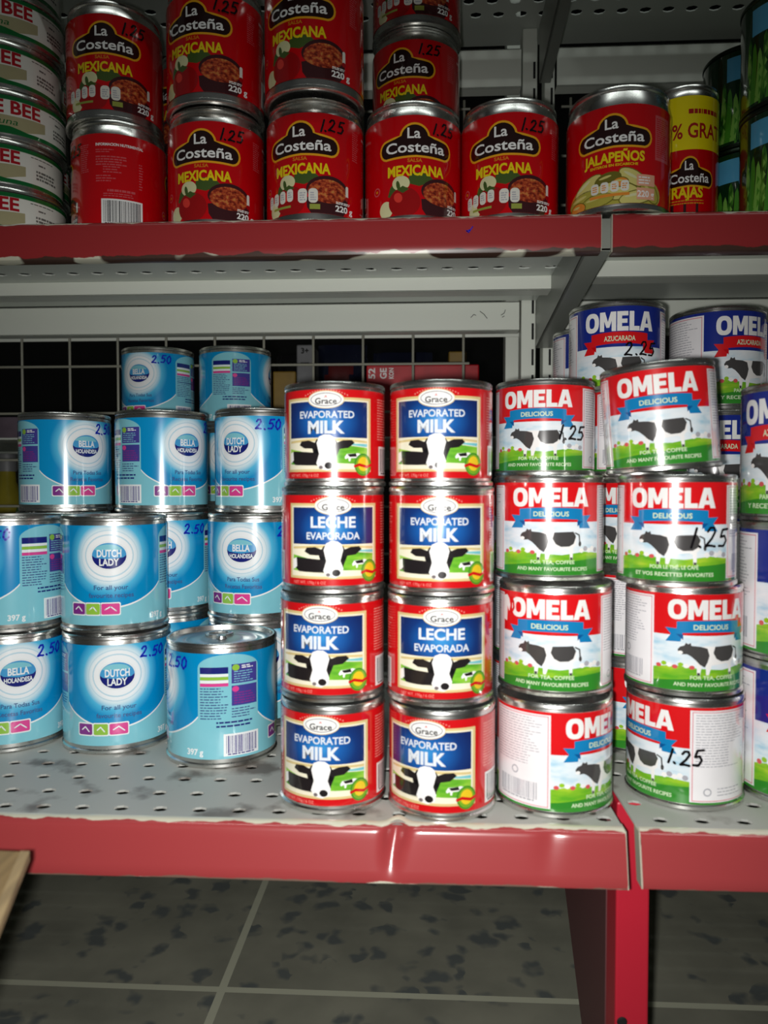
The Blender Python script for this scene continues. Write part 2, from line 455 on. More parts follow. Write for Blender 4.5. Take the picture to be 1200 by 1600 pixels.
STEPS = 72
def wrap(name, sh, r_mm, z0_mm, lift=0.03):
    """cut the artwork on a common 5-degree grid and bend it round the can"""
    bm = bmesh.new()
    lay_l = bm.faces.layers.int.new('lay')
    for pts, k, ly in sh.tris:
        try: f = bm.faces.new([bm.verts.new((a, c, 0)) for a, c in pts])
        except ValueError: continue
        f.material_index = k; f[lay_l] = ly
    du = 2 * PI * r_mm / STEPS
    us = [v.co.x for v in bm.verts]
    for k in range(int(math.floor(min(us) / du)), int(math.ceil(max(us) / du)) + 1):
        bmesh.ops.bisect_plane(bm, geom=bm.verts[:] + bm.edges[:] + bm.faces[:], plane_co=(k * du, 0, 0), plane_no=(1, 0, 0), dist=1e-6)
    bmesh.ops.bisect_plane(bm, geom=bm.verts[:] + bm.edges[:] + bm.faces[:], plane_co=(0, 0, 0), plane_no=(0, 1, 0), dist=1e-6, clear_inner=True)
    uvl = bm.loops.layers.uv.new('sheet')
    rad = {}
    for f in bm.faces:
        for lp in f.loops:
            lp[uvl].uv = (lp.vert.co.x, lp.vert.co.y)
            rad[lp.vert] = r_mm + lift * f[lay_l]
    nor = []
    for v in list(bm.verts):
        if v not in rad: bm.verts.remove(v)
    for v in bm.verts:
        u, vv = v.co.x, v.co.y
        # stay on the chord of the grid so that every layer is parallel
        a = u / du; k = math.floor(a + 1e-6); t = a - k; r = rad[v] / 1000
        p0 = (r * math.sin(k * du / r_mm), -r * math.cos(k * du / r_mm)); p1 = (r * math.sin((k + 1) * du / r_mm), -r * math.cos((k + 1) * du / r_mm))
        v.co = (p0[0] * (1 - t) + p1[0] * t, p0[1] * (1 - t) + p1[1] * t, (z0_mm + vv) / 1000)
        nor.append((math.sin(u / r_mm), -math.cos(u / r_mm), 0))
    me = bpy.data.meshes.new(name)
    bm.to_mesh(me); bm.free()
    for mn in sh.mats: me.materials.append(MATS[mn])
    for p in me.polygons: p.use_smooth = True
    me.normals_split_custom_set_from_vertices(nor)
    return me

DIGITS = {
    '1': [[(0.34, 1.0), (0.28, 0.5), (0.2, 0.0)]],
    '2': [[(0.02, 0.78), (0.14, 0.97), (0.36, 0.98), (0.46, 0.76), (0.3, 0.42), (0.0, 0.04), (0.24, 0.07), (0.56, 0.02)]],
    '5': [[(0.56, 1.0), (0.16, 0.96), (0.08, 0.56), (0.36, 0.62), (0.52, 0.36), (0.36, 0.05), (0.02, 0.06)]],
    '0': [[(0.28, 1.0), (0.06, 0.72), (0.04, 0.28), (0.26, 0.0), (0.5, 0.26), (0.5, 0.7), (0.28, 1.0)]],
    '.': [[(0.08, 0.06), (0.16, 0.0)]]}
def price_mesh(txt, r, z0, u, v, h, m, seed, wd=1.35):
    s = Sheet(seed); x = u
    for ch in txt:
        jx, jy, kh = s.rnd.uniform(-.3, .3), s.rnd.uniform(-.5, .5), s.rnd.uniform(0.88, 1.08)
        for st in DIGITS[ch]: s.stroke([(x + jx + a * h + 0.14 * c * h, v + jy + c * h * kh) for a, c in st], wd, m, 1)
        x += h * (0.42 if ch == '.' else 0.5 if ch == '1' else 0.78)
    return wrap('price_mark', s, r + 0.5, z0)

# ------------------------------------------------------------------ the label designs
def full(s, r, H, m, v0=0.0): s.at(); s.rect(-PI * r, v0, PI * r, H, m, 0)

def costena_logo(s, cv):
    def cloud(g, m, lay):
        pts = []
        def arc(cx, cy, rx, ry, a0, a1, n=8):
            for k in range(n + 1):
                t = math.radians(a0 + (a1 - a0) * k / n); pts.append((cx + rx * math.cos(t), cy + ry * math.sin(t)))
        arc(-21.5, -4.6, 5.0 + g, 5.8 + g, 262, 95)
        pts.append((-15.5, 2.6 + g))
        arc(-1.0, 3.2, 9.6 + g, 8.6 + g, 172, 8, 12)
        pts.append((13.6, 2.6 + g))
        arc(21.0, -4.6, 5.4 + g, 5.8 + g, 85, -82)
        pts.append((0, -9.4 - g))
        s.poly([(a, cv + c) for a, c in pts][::-1], m, lay)
    cloud(1.5, 'logo_gold', 1); cloud(0, 'logo_black', 2)
    s.text('La', -1.6, cv + 6.0, 7.0, 'white', 3, 9.4, 0.016)
    s.text('Costeña', -0.4, cv - 3.7, 7.0, 'white', 3, 44.0, 0.018)

def salsa_front(s, badges):
    costena_logo(s, 51)
    s.text('SALSA', -1, 38.0, 2.3, 'salsa_orange', 2, 10.5, 0.02)
    s.text('MEXICANA', 0, 31.0, 6.8, 'salsa_yellow', 2, 42.0, 0.035)
    # bowl of salsa, vegetables beside it
    s.poly([(-5, 27), (-2, 29.4), (4, 29.6), (10, 27.6), (14, 24), (2, 20), (-6, 22)], 'chili_green', 1)
    s.poly([(3.5, 11), (4.2, 4), (7, 0), (31, 0), (34.5, 5), (35.4, 14)], 'bowl_dark', 2)
    s.ell(19.5, 17, 16.0, 9.4, 'bowl_dark', 3); s.ell(19.3, 15.6, 14.6, 8.3, 'salsa_stew', 4)
    s.ell(-11, 22.4, 6.4, 5.2, 'onion', 2); s.ell(-13, 21.0, 1.4, 3.4, 'chili_green', 3, 12, 0.2)
    s.poly([(-21, 14), (-19, 20), (-16, 23), (-14, 17), (-17, 12)], 'chili_green', 1)
    s.ell(-22.5, 5.0, 5.6, 6.0, 'onion', 2)
    s.ell(-8.6, 9.0, 11.6, 10.4, 'tomato', 4, 36); s.ell(-13.0, 12.4, 3.0, 3.6, 'tomato_light', 5, 14, 0.5)
    s.poly([(-14, 18), (-9.5, 15.4), (-5, 18), (-9.6, 20.5)], 'chili_green', 5)
    s.ring(-31, 19.5, 2.2, 2.2, 0.9, 'pale_red', 2); s.ell(-31, 19.5, 1.0, 1.0, 'salsa_orange', 2, 10)
    if badges:
        for k in range(4):
            s.rrect(-30 + k * 6.3, 7.2 + k * 0.5, -25 + k * 6.3, 16.0 + k * 0.5, 2.2, 'badge_white', 6)
            s.small_print(-29.2 + k * 6.3, 9.6 + k * .5, -25.8 + k * 6.3, 13.8 + k * .5, 1.5, 'om_text', 7, 0.5)
        for k in range(2):
            s.rrect(-2.4 + k * 7.6, 7.0, 4.2 + k * 7.6, 17.0, 2.6, 'badge_white', 6)
            s.small_print(-1.2 + k * 7.6, 9.6, 3.2 + k * 7.6, 14.4, 1.6, 'om_text', 7, 0.5)
        s.rect(-24, 4.6, -8, 6.2, 'badge_green', 6); s.rect(6, 2.6, 13.4, 6.2, 'badge_green', 6)
    s.rrect(33.0, 13.0, 35.4, 21.6, 1.1, 'badge_white', 6); s.ell(34.2, 12.6, 1.7, 1.7, 'tomato', 7, 12)
    s.small_print(25, 7.6, 38, 9.4, 1.0, 'white', 6, 0.6)
    s.text('220 g', 32, 4.6, 4.0, 'white', 6, 15.0, 0.03)

def costena_back(s):
    s.rect(-16.6, 0, -16.0, 0.1, 'salsa_red', 1)
    s.text('INFORMACION NUTRIMENTAL', 0, 61.5, 1.9, 'white', 1, 35, 0.03)
    s.small_print(-17.5, 55, -3, 58, 1.6, 'pale_red', 1); s.small_print(-17.5, 47, 6, 53, 1.9, 'pale_red', 1, 0.5); s.small_print(-12, 41, 2, 45.5, 1.9, 'pale_red', 1)
    s.small_print(-17.5, 35, -2, 39, 1.9, 'pale_red', 1); s.small_print(14, 30, 17.5, 50, 2.0, 'pale_red', 1)
    s.small_print(-9, 26.6, 14, 28.6, 2.4, 'pale_red', 1, 0.7); s.small_print(-12, 23.8, 14, 25.8, 1.6, 'pale_red', 1)
    s.bars(-12, 4.5, 15, 20.5)

def salsa_sheet(badges, name):
    s = Sheet(3); H = 69.5; r = R_SALSA; full(s, r, H, 'salsa_red')
    for deg in (0, -134):
        s.at(math.radians(deg) * r); salsa_front(s, badges)
    s.at(math.radians(113) * r); costena_back(s)
    s.at(math.radians(68) * r); s.small_print(-3, 42, 5, 62, 1.5, 'pale_red', 1)
    return wrap(name, s, r, 7.2)

def jalapeno_sheet():
    s = Sheet(5); H = 66; r = 36.0; full(s, r, H, 'salsa_red')
    for deg in (0, -134):
        s.at(math.radians(deg) * r, 0.95, 0.95, 1.0); costena_logo(s, 49.5)
        s.text('JALAPEÑOS', 0, 32.0, 6.6, 'salsa_yellow', 2, 44, 0.035); s.text('ENTEROS EN ESCABECHE', 0, 26.4, 1.7, 'salsa_yellow', 2, 34, 0.02)
        s.ell(-2, 4, 36, 15, 'carrot', 1); s.ell(4, 5, 32, 15.5, 'jal_green', 2)
        for k, (a, c, rx, ry, rt, mm) in enumerate(((-20, 14, 13, 5, .5, 'jal_light'), (-24, 6, 14, 5, .15, 'jal_green'), (14, 17, 11, 4.6, -.5, 'jal_light'), (26, 8, 10, 5, -.9, 'jal_green'),
                                                    (-4, 17, 9, 4, .2, 'jal_dark'), (2, 8, 16, 6, -.1, 'jal_light'), (-12, 3, 12, 4.4, .1, 'jal_green'), (16, 3, 12, 4.5, .2, 'jal_light'), (5, 14, 5, 3, 0, 'carrot'), (-28, 1, 7, 4, 0, 'carrot'))):
            s.ell(a, c, rx + .7, ry + .7, 'jal_dark', 3 + k, 20, rt); s.ell(a, c, rx, ry, mm, 4 + k, 20, rt); s.ell(a - rx * .2, c + ry * .35, rx * .5, ry * .22, 'onion' if mm == 'jal_light' else 'jal_light', 5 + k, 14, rt)
        for k in range(4):
            s.rrect(-16 + k * 7.0, 7.4, -10.4 + k * 7.0, 15.0, 2.0, 'badge_white', 16); s.small_print(-15 + k * 7, 9.5, -11.2 + k * 7, 13, 1.5, 'carrot', 17, .5)
        s.rect(-17, 4.4, 11, 6.4, 'carrot', 16)
        s.rect(16, 11, 30, 19, 'peach', 16); s.rect(16, 1.4, 30, 9.6, 'peach', 16); s.text('220 g', 23, 5.4, 4.2, 'white', 17, 13, 0.02); s.small_print(17.4, 12.6, 28.6, 17.4, 2.0, 'white', 17)
    s.at(math.radians(113) * r); costena_back(s)
    s.at(math.radians(58) * r); s.rect(-7, 30, 8, 60, 'pale_red', 1); s.small_print(-6, 32, 7, 58, 1.4, 'salsa_red', 2)
    return wrap('label', s, r, 4.5)

def rajas_sheet():
    s = Sheet(6); H = 106; r = 26.2; full(s, r, H, 'salsa_red')
    s.rect(-PI * r, 66, PI * r, H, 'band_yellow', 1)
    for deg in (0, 180):
        s.at(math.radians(deg) * r)
        s.small_print(-2, 91, 26, 96, 5, 'text_red', 2, 0.7); s.text('20% GRATIS', 5, 80, 10.5, 'text_red', 2, 60, 0.02)
        s.at(math.radians(deg) * r, 0.68, 0.95, 0); costena_logo(s, 51)
        s.text('RAJAS', -3, 36, 8.0, 'salsa_yellow', 2, 34, 0.035); s.small_print(-24, 27.4, 26, 30, 2.2, 'salsa_orange', 2)
        s.at(math.radians(deg) * r)
        for k in range(9): s.ell(-18 + k * 4.6, 5 + (k * 7) % 5, 6, 3, ('jal_light', 'jal_green', 'carrot')[k % 3], 2 + k % 5, 14, 0.7 * (-1) ** k)
        for k in range(3): s.rect(-14 + k * 9, 14, -12 + k * 9, 26, 'bowl_dark', 1)
    return wrap('label', s, r, 3.0)

def tuna_sheet():
    s = Sheet(8); H = 27.5; r = 42.5; full(s, r, H, 'tuna_white')
    s.rect(-PI * r, 0, PI * r, 3.0, 'tuna_green', 1); s.rect(-PI * r, H - 3.0, PI * r, H, 'tuna_green', 4)
    for deg in (0, 180):
        s.at(math.radians(deg) * r)
        s.poly([(-44, 5), (-30, 3), (20, 3), (34, 7), (34, 14), (-44, 16)], 'tuna_tan', 1)
        s.poly([(-44, 15), (-40, 26), (24, 26), (34, 20), (33, 14), (10, 13)], 'tuna_white', 2)
        s.text('BUMBLE BEE', -8, 19.4, 9.0, 'tuna_red', 3, 76, 0.03)
        s.text('Light Tuna', -6, 9.0, 4.4, 'tuna_green', 3, 40, 0.0, 0.0, 0.25)
        s.poly([(-44, 0), (6, 0), (20, 3), (8, 5.4), (-44, 6)], 'tuna_green', 2)
        s.small_print(44, 17, 52, 19, 2.0, 'tuna_text', 2, 0.6); s.small_print(42, 8, 62, 14, 2.6, 'tuna_text', 2, 0.6)
        s.small_print(38, 22, 60, 23, 1.4, 'tuna_text', 2, 0.5)
    return wrap('label', s, r, 4.0)

def asparagus_sheet():
    s = Sheet(9); H = 70; r = 33.0; full(s, r, H, 'asp_dark')
    for deg in (0, 180):
        s.at(math.radians(deg) * r)
        s.rect(-8, 48, 10, 66, 'asp_blue', 2)
        for k in range(7):
            u = -12 + k * 4.4; t = 44 - (k % 3) * 5
            s.poly([(u - 2.2, 2), (u + 2.4, 2), (u + 4.2, t - 8), (u + 3.4, t), (u + 2.2, t + 4), (u + 0.6, t), (u + 0.2, t - 8)], ('asp_mix', 'asp_spear', 'asp_light')[k % 3], 2 + k % 3)
            for q in range(4):
                s.poly([(u + 1.6, t - 6 - q * 8), (u + 3.4, t - 9 - q * 8), (u + 1.2, t - 12 - q * 8)], 'asp_spear' if k % 3 else 'asp_light', 6)
    return wrap('label', s, r, 3.6)

def dutch_panel(s, kind):
    # light rounded nutrition panel, then its small tables, printing and bar code
    pts = [(-19.5, 0), (19.5, 0)] + [(19.5 * math.cos(math.radians(t)), 49 + 8.5 * math.sin(math.radians(t))) for t in range(0, 181, 12)]
    s.poly(pts, 'dl_pale', 3)
    s.rect(-18, 45.5, -0.5, 49.5, 'dl_navy', 4); s.rect(-18, 41.5, -0.5, 43.5, 'dl_green', 4); s.rect(-18, 37.5, -0.5, 39.5, 'dl_pink', 4); s.rect(-18, 43.6, -0.5, 45.3, 'dl_white', 4); s.rect(-18, 39.6, -0.5, 41.4, 'dl_white', 4)
    s.rect(1.5, 39.0, 18.5, 51.0, 'dl_violet', 4); s.ell(4.2, 48.8, 2.4, 2.0, 'dl_green', 5, 14); s.small_print(3, 40.2, 17.5, 46.5, 1.5, 'dl_pale', 5, 0.35); s.small_print(8, 48.4, 17, 50, 1.2, 'dl_white', 5, 0.6)
    s.rect(1.5, 25.0, 18.5, 37.6, 'dl_violet', 4); s.ell(4.0, 35.4, 2.2, 1.8, 'dl_pink', 5, 14); s.small_print(3, 26.4, 17.5, 33.4, 1.6, 'dl_purple', 5, 0.5)
    s.small_print(-18, 17, -0.5, 36.5, 1.7, 'dl_grey', 4, 0.4); s.small_print(1.5, 18, 18, 23.5, 1.7, 'dl_grey', 4, 0.4)
    s.small_print(-8, 11, 15, 15.4, 2.4, 'dl_navy', 4, 0.45)
    if kind: s.bars(-2, -4.6, 18, 6.4, 'violet_bar', 'dl_white', 4)
    else: s.rect(-18, 30.6, 18, 31.4, 'dl_navy', 5); s.bars(-18, -4.6, 0, 6.4, 'violet_bar', 'dl_white', 4)

def dutch_sheet():
    s = Sheet(11); H = 66; r = R_DUTCH; C = 2 * PI * r; full(s, r, H, 'dl_blue')
    # pale base with a sagging upper edge under each face, edged with a white line
    n = 96; top = []
    for k in range(n + 1):
        u = -PI * r + C * k / n; d = min(abs(u), PI * r - abs(u)); top.append((u, 11.0 + 0.0105 * d * d + max(0, min(d, 44) - 30) ** 2 * 0.03))
    for (a, c), (d, e) in zip(top, top[1:]):
        s.faces([(a, 0), (d, 0), (d, e), (a, c)], [(0, 1, 2, 3)], 'dl_pale', 1)
        s.faces([(a, c), (d, e), (d, e + 1.1), (a, c + 1.1)], [(0, 1, 2, 3)], 'dl_white', 2)
    for deg, en in ((0, True), (180, False)):
        s.at(math.radians(deg) * r)
        s.ring(0, 46, 15.0, 13.4, 0.9, 'dl_ring', 1); s.ring(0, 46, 18.2, 16.6, 0.6, 'dl_ring', 1)
        s.ring(0, 46, 11.2, 8.8, 1.0, 'dl_white', 1)
        s.ell(0, 46, 11.0, 8.6, 'dl_navy', 2, 36)
        s.poly([(11.0 * math.cos(math.radians(t)), 46 + 8.6 * math.sin(math.radians(t))) for t in range(2, 179, 8)] + [(-9, 44.8), (0, 43.6), (9, 44.8)], 'dl_oval', 3)
        s.poly([(9.0 * math.cos(math.radians(t)) - .6, 49 + 4.6 * math.sin(math.radians(t))) for t in range(8, 173, 8)], 'dl_pale', 4)
        a, c = ('DUTCH', 'LADY') if en else ('BELLA', 'HOLANDESA')
        s.text(a, 0, 47.6, 4.6, 'dl_white', 5, 15.5 if en else 13, 0.03)
        s.text(c, 0, 41.8, 4.4 if en else 2.9, 'dl_white', 5, 12.5 if en else 17.5, 0.03)
        for q, t in enumerate(('For all your', 'favourite recipes') if en else ('Para Todas Sus', 'Recetas Favoritas')):
            s.text(t, 1, 25.0 - q * 5.2, 2.9, 'dl_grey', 3, (22, 29)[q] if en else (24, 28)[q], 0.015)
        for q, (a0, a1, mm) in enumerate(((-26, -16.4, 'dl_purple'), (-15.4, -6.2, 'dl_green'), (-5.2, 6.4, 'dl_pink'))):
            s.rrect(a0 - .7, 6.4, a1 + .7, 15.2, 1.2, 'dl_white', 3); s.rrect(a0, 7.2, a1, 14.4, 1.0, mm, 4); 
            s.stroke([(a0 + 2.4, 10.4), ((a0 + a1) / 2, 12.4), (a1 - 2.2, 9.4)], 0.8, 'dl_white', 5)
        s.text('397 g', 34, 4.4, 3.6, 'dl_white', 3, 11, 0.03)
    for deg, kd in ((90, 1), (-90, 0)):
        s.at(math.radians(deg) * r, 1, 1, 8.0); dutch_panel(s, kd)
    return wrap('label', s, r, 5.6)

def grace_front(s, leche):
    s.rect(-27, 2.6, 27, 43.6, 'gr_gold', 1); s.rect(-25.4, 4.0, 25.4, 42.2, 'gr_cream', 2)
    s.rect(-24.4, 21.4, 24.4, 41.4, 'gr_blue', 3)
    s.poly([(-24.4, 19.8), (-12, 20.8), (0, 21.2), (12, 20.8), (24.4, 19.8), (24.4, 18.6), (0, 20.0), (-24.4, 18.6)], 'gr_gold', 3)
    s.poly([(-24.4, 15.6), (-8, 12.6), (4, 14.6), (14, 17.0), (24.4, 16.0), (24.4, 6.4), (4, 7.0), (-24.4, 6.6)], 'gr_grass', 3)
    s.poly([(10, 18.2), (24.4, 18.2), (24.4, 16.4), (16, 17.2)], 'gr_sky', 3)
    s.poly([(-24.4, 4.0), (24.4, 4.0), (24.4, 6.8), (2, 7.4), (-12, 6.0), (-24.4, 7.0)], 'gr_cream', 4)
    # big cow: dark flank on the left, head with a white blaze
    s.poly([(-24.4, 13.0), (-21.5, 14.2), (-12, 13.6), (-4, 13.0), (-4, 6.0), (-20, 6.4), (-23, 8.6)], 'gr_black', 4)
    s.poly([(-24.4, 13.0), (-22, 14.0), (-21.6, 9.2), (-23.6, 7.6), (-24.4, 8)], 'om_cow_white', 5)
    s.poly([(-5.5, 18.4), (-10, 20.0), (-15, 19.6), (-16.4, 17.4), (-13, 15.6), (-7, 15.4)], 'gr_black', 5)
    s.poly([(5.0, 18.2), (9.6, 20.0), (14.6, 20.2), (16.2, 18.6), (12.6, 15.8), (6.6, 15.0)], 'gr_black', 5)
    s.poly([(-5.2, 20.6), (5.2, 20.6), (8.0, 16.0), (5.6, 10.0), (5.0, 6.4), (-4.4, 6.0), (-6.6, 10.6), (-8.0, 16.0)], 'gr_black', 6)
    s.poly([(-3.8, 22.0), (-1, 23.2), (2.4, 23.0), (4.4, 21.6), (5.4, 18.6), (3.8, 12.6), (5.4, 8.4), (4.6, 4.8), (1.0, 3.2), (-3.6, 4.0), (-5.4, 7.2), (-3.8, 12.4), (-5.2, 18.4)], 'om_cow_white', 7)
    s.ell(1.6, 6.0, 2.3, 1.9, 'gr_black', 8, 14); s.ell(-2.8, 5.0, 1.2, 1.0, 'gr_grey', 8, 10)
    s.ell(-5.4, 14.0, 1.2, 1.4, 'black', 8, 10); s.ell(5.6, 13.8, 1.2, 1.4, 'black', 8, 10)
    # small grazing cow and the round seal
    s.poly([(10.4, 10.6), (11.6, 12.4), (18.4, 13.0), (20.4, 12.2), (20.0, 8.6), (19.2, 8.6), (18.6, 10.4), (14, 10.2), (13.6, 8.4), (12.8, 8.4), (12.6, 10.2), (10.8, 9.6)], 'om_cow_white', 5)
    s.poly([(12.0, 12.2), (17, 12.9), (17.6, 11.0), (13.2, 10.8)], 'gr_black', 6); s.rect(18.8, 8.4, 19.4, 9.4, 'gr_black', 6)
    s.ell(21.6, 6.6, 5.6, 6.2, 'gr_dark_green', 7, 28); s.ell(21.6, 6.6, 4.8, 5.4, 'gr_seal', 8, 28); s.ell(21.6, 7.0, 3.5, 4.0, 'gr_seal_gold', 9, 24)
    s.poly([(15.6, 6.2), (19, 7.4), (24, 6.2), (27.6, 7.6), (27.2, 5.8), (24, 4.6), (19, 5.8), (16, 4.8)], 'gr_red', 10)
    # white oval with the maker's name
    s.ring(0, 42.4, 9.9, 4.5, 0.5, 'gr_gold', 4); s.ell(0, 42.4, 10.0, 4.6, 'white', 5, 36); s.ring(0, 42.4, 8.3, 3.3, 0.4, 'gr_grey', 6)
    s.text('Grace', 0, 41.6, 3.1, 'gr_black', 7, 12.2, 0.02); s.text('^', 0, 43.6, 2.0, 'gr_red', 7, 1.6, 0.01)
    for k in range(-8, 9): s.rect(k * 1.5 - .35, 47.4 - abs(k) ** 2 * 0.045, k * 1.5 + .35, 48.1 - abs(k) ** 2 * 0.045, 'gr_pale', 4)
    if leche: s.text('LECHE', 0, 33.4, 5.6, 'gr_text', 5, 25, 0.03); s.text('EVAPORADA', 0, 26.0, 3.7, 'gr_text', 5, 30, 0.02)
    else: s.text('EVAPORATED', 0, 34.2, 3.7, 'gr_text', 5, 32, 0.02); s.text('MILK', 0, 27.2, 6.4, 'gr_text', 5, 21, 0.04)
    s.text('NET WT. 170g / 6 OZ', -14, 0.6, 1.5, 'gr_pale', 3, 20, 0.01)

def grace_sheet():
    s = Sheet(13); H = 49; r = R_GRACE; full(s, r, H, 'gr_red')
    for deg, le in ((0, False), (180, True)):
        s.at(math.radians(deg) * r, 1, 1, 1.0); grace_front(s, le)
    for deg in (90, -90):
        s.at(math.radians(deg) * r); s.small_print(-13, 22, 14, 45, 1.5, 'gr_pale', 1, 0.45)
    s.at(math.radians(90) * r); s.bars(-10, 3.5, 10, 17)
    s.at(math.radians(-90) * r); s.small_print(-12, 5, 13, 18, 1.6, 'gr_pale', 1, 0.45)
    return wrap('label', s, r, 4.6)

def omela_word(s, u, v, k, back):
    h = 10.6
    vs, fs = [], []
    for q in range(28):
        t = 2 * PI * q / 28; c, d = math.cos(t), math.sin(t)
        cu, du = math.copysign(abs(c) ** 0.8, c), math.copysign(abs(d) ** 0.8, d)
        vs += [(u + k * (4.7 + 1.9 * cu), v + k * (5.3 + 2.9 * du)), (u + k * (4.7 + 4.7 * cu), v + k * (5.3 + 5.4 * du))]
    for q in range(28):
        j = (q + 1) % 28; fs.append((2 * q, 2 * q + 1, 2 * j + 1, 2 * j))
    s.faces(vs, fs, 'white', 3)
    x = 10.0
    for pts, w_ in (([(0, 0), (0, h), (3.2, h), (5.0, 5.2), (6.8, h), (10, h), (10, 0), (7.3, 0), (7.3, 5.6), (5.9, 2.0), (4.1, 2.0), (2.7, 5.6), (2.7, 0)], 10),
                    ([(0, 0), (0, h), (6.7, h), (6.7, h - 2.4), (2.9, h - 2.4), (2.9, 6.5), (6.2, 6.5), (6.2, 4.2), (2.9, 4.2), (2.9, 2.4), (6.9, 2.4), (6.9, 0)], 6.9),
                    ([(0, 0), (0, h), (2.9, h), (2.9, 2.5), (6.4, 2.5), (6.4, 0)], 6.4),
                    ([(0, 0), (3.0, h), (6.6, h), (9.6, 0), (6.7, 0), (6.2, 1.9), (3.4, 1.9), (2.9, 0)], 9.6)):
        s.poly([(u + k * (x + a), v + k * c) for a, c in pts][::-1], 'white', 3)
        x += w_ + (0.6 if w_ != 6.4 else 0.1)
    x -= 9.7 + 0.5
    s.poly([(u + k * (x + a), v + k * c) for a, c in ((4.0, 4.0), (5.8, 4.0), (4.9, 7.6))], back, 4)

def omela_front(s, blue, lang):
    top, rib, rib2 = ('om_blue', 'om_red', 'salsa_red') if blue else ('om_red', 'om_ribbon', 'om_ribbon_dark')
    s.rect(-31, 0, 31, 54, 'om_sky', 1); s.rect(-31, 31, 31, 54, top, 2)
    s.poly([(-31, 0), (31, 0), (31, 12.4), (20, 13.6), (6, 11.8), (-8, 12.8), (-20, 14.0), (-31, 12.0)], 'om_grass', 2)
    s.poly([(-31, 0), (31, 0), (31, 9.6), (10, 8.0), (-10, 7.0), (-31, 4.6)], 'om_dark_green', 3)
    omela_word(s, -23.2, 39.9, 1.04, top)
    # folded ribbon
    for sg in (-1, 1):
        s.poly([(sg * 15, 34.6), (sg * 24.6, 35.0), (sg * 21.6, 31.4), (sg * 24.4, 27.2), (sg * 16.6, 27.4)], rib, 3)
        s.poly([(sg * 15.2, 31.6), (sg * 18.8, 31.6), (sg * 15.2, 28.4)], rib2, 4)
    vs = []
    for k in range(9):
        u = -18.6 + 37.2 * k / 8; q = 1 - (u / 18.6) ** 2; vs.append((u, 32 + q * 0.9, 38.6 + q * 0.9))
    for a, c in zip(vs, vs[1:]): s.faces([(a[0], a[1]), (c[0], c[1]), (c[0], c[2]), (a[0], a[2])], [(0, 1, 2, 3)], rib, 5)
    s.text('AZUCARADA' if blue else 'DELICIOUS', 0, 35.7, 2.7, 'om_pale', 6, 20, 0.02)
    # standing cow looking left
    W, K = 'om_cow_white', 'om_cow'
    s.poly([(-9, 24.5), (-4, 25.2), (4, 25.0), (13, 25.4), (14.6, 22), (14.2, 17.4), (12.6, 15.8), (12.4, 9.0), (10.8, 9.0), (10.4, 14.6), (8.6, 15.4), (0, 14.6), (-1.6, 9.2), (-3.2, 9.2), (-3.4, 14.4), (-5.4, 15.4), (-6.4, 8.8), (-8, 8.8), (-8.2, 16.6), (-10.4, 19.4)], W, 4)
    s.poly([(-18.0, 23.0), (-16.8, 24.6), (-14.6, 25.4), (-13.8, 27.0), (-12.6, 26.2), (-11.4, 27.0), (-11.0, 25.4), (-6, 25.0), (-2.6, 24.0), (-1.4, 20), (-2.4, 16.4), (-4.0, 13.4), (-6.6, 15.0), (-8.8, 17.4), (-11.0, 19.4), (-13.2, 20.6), (-15.6, 20.4), (-17.6, 21.4)], K, 5)
    s.poly([(1.8, 25.0), (7, 25.2), (12.8, 25.4), (14.4, 22.6), (13.0, 18.4), (10.4, 16.8), (5.6, 16.6), (2.6, 18.2), (0.8, 21.4)], K, 5)
    s.stroke([(14.0, 24.6), (16.4, 23.4), (16.8, 19.0)], 0.8, K, 5); s.ell(16.9, 18.2, 0.9, 1.6, K, 5, 10)
    s.rect(-7.9, 8.8, -6.5, 10.4, K, 5); s.rect(10.9, 9, 12.3, 10.4, K, 5)
    s.ell(-16.6, 21.4, 1.3, 1.0, W, 6, 10)
    for k in range(7): s.ell(-28 + k * 2.9, 13.2 + (k * 5) % 3 * .7, 1.5, 1.2, ('om_flower', 'om_lime', 'om_cow_white')[k % 3], 3 + k % 2, 8)
    for k in range(5): s.ell(18 + k * 2.7, 14.4 + (k * 3) % 2, 1.6, 1.5, ('om_cow_white', 'om_text', 'om_cow_white')[k % 3], 4, 8)
    a, c = (('FOR TEA, COFFEE', 'AND MANY FAVOURITE RECIPES') if lang else ('POUR LE THÉ, LE CAFÉ', 'ET VOS RECETTES FAVORITES')) if not blue else ('PARA EL TÉ, CAFÉ', 'Y RECETAS FAVORITAS')
    s.text(a, 1, 7.6, 2.0, 'om_pale', 5, 25, 0.02); s.text(c, 1, 3.6, 2.0, 'om_pale', 5, 42, 0.02)

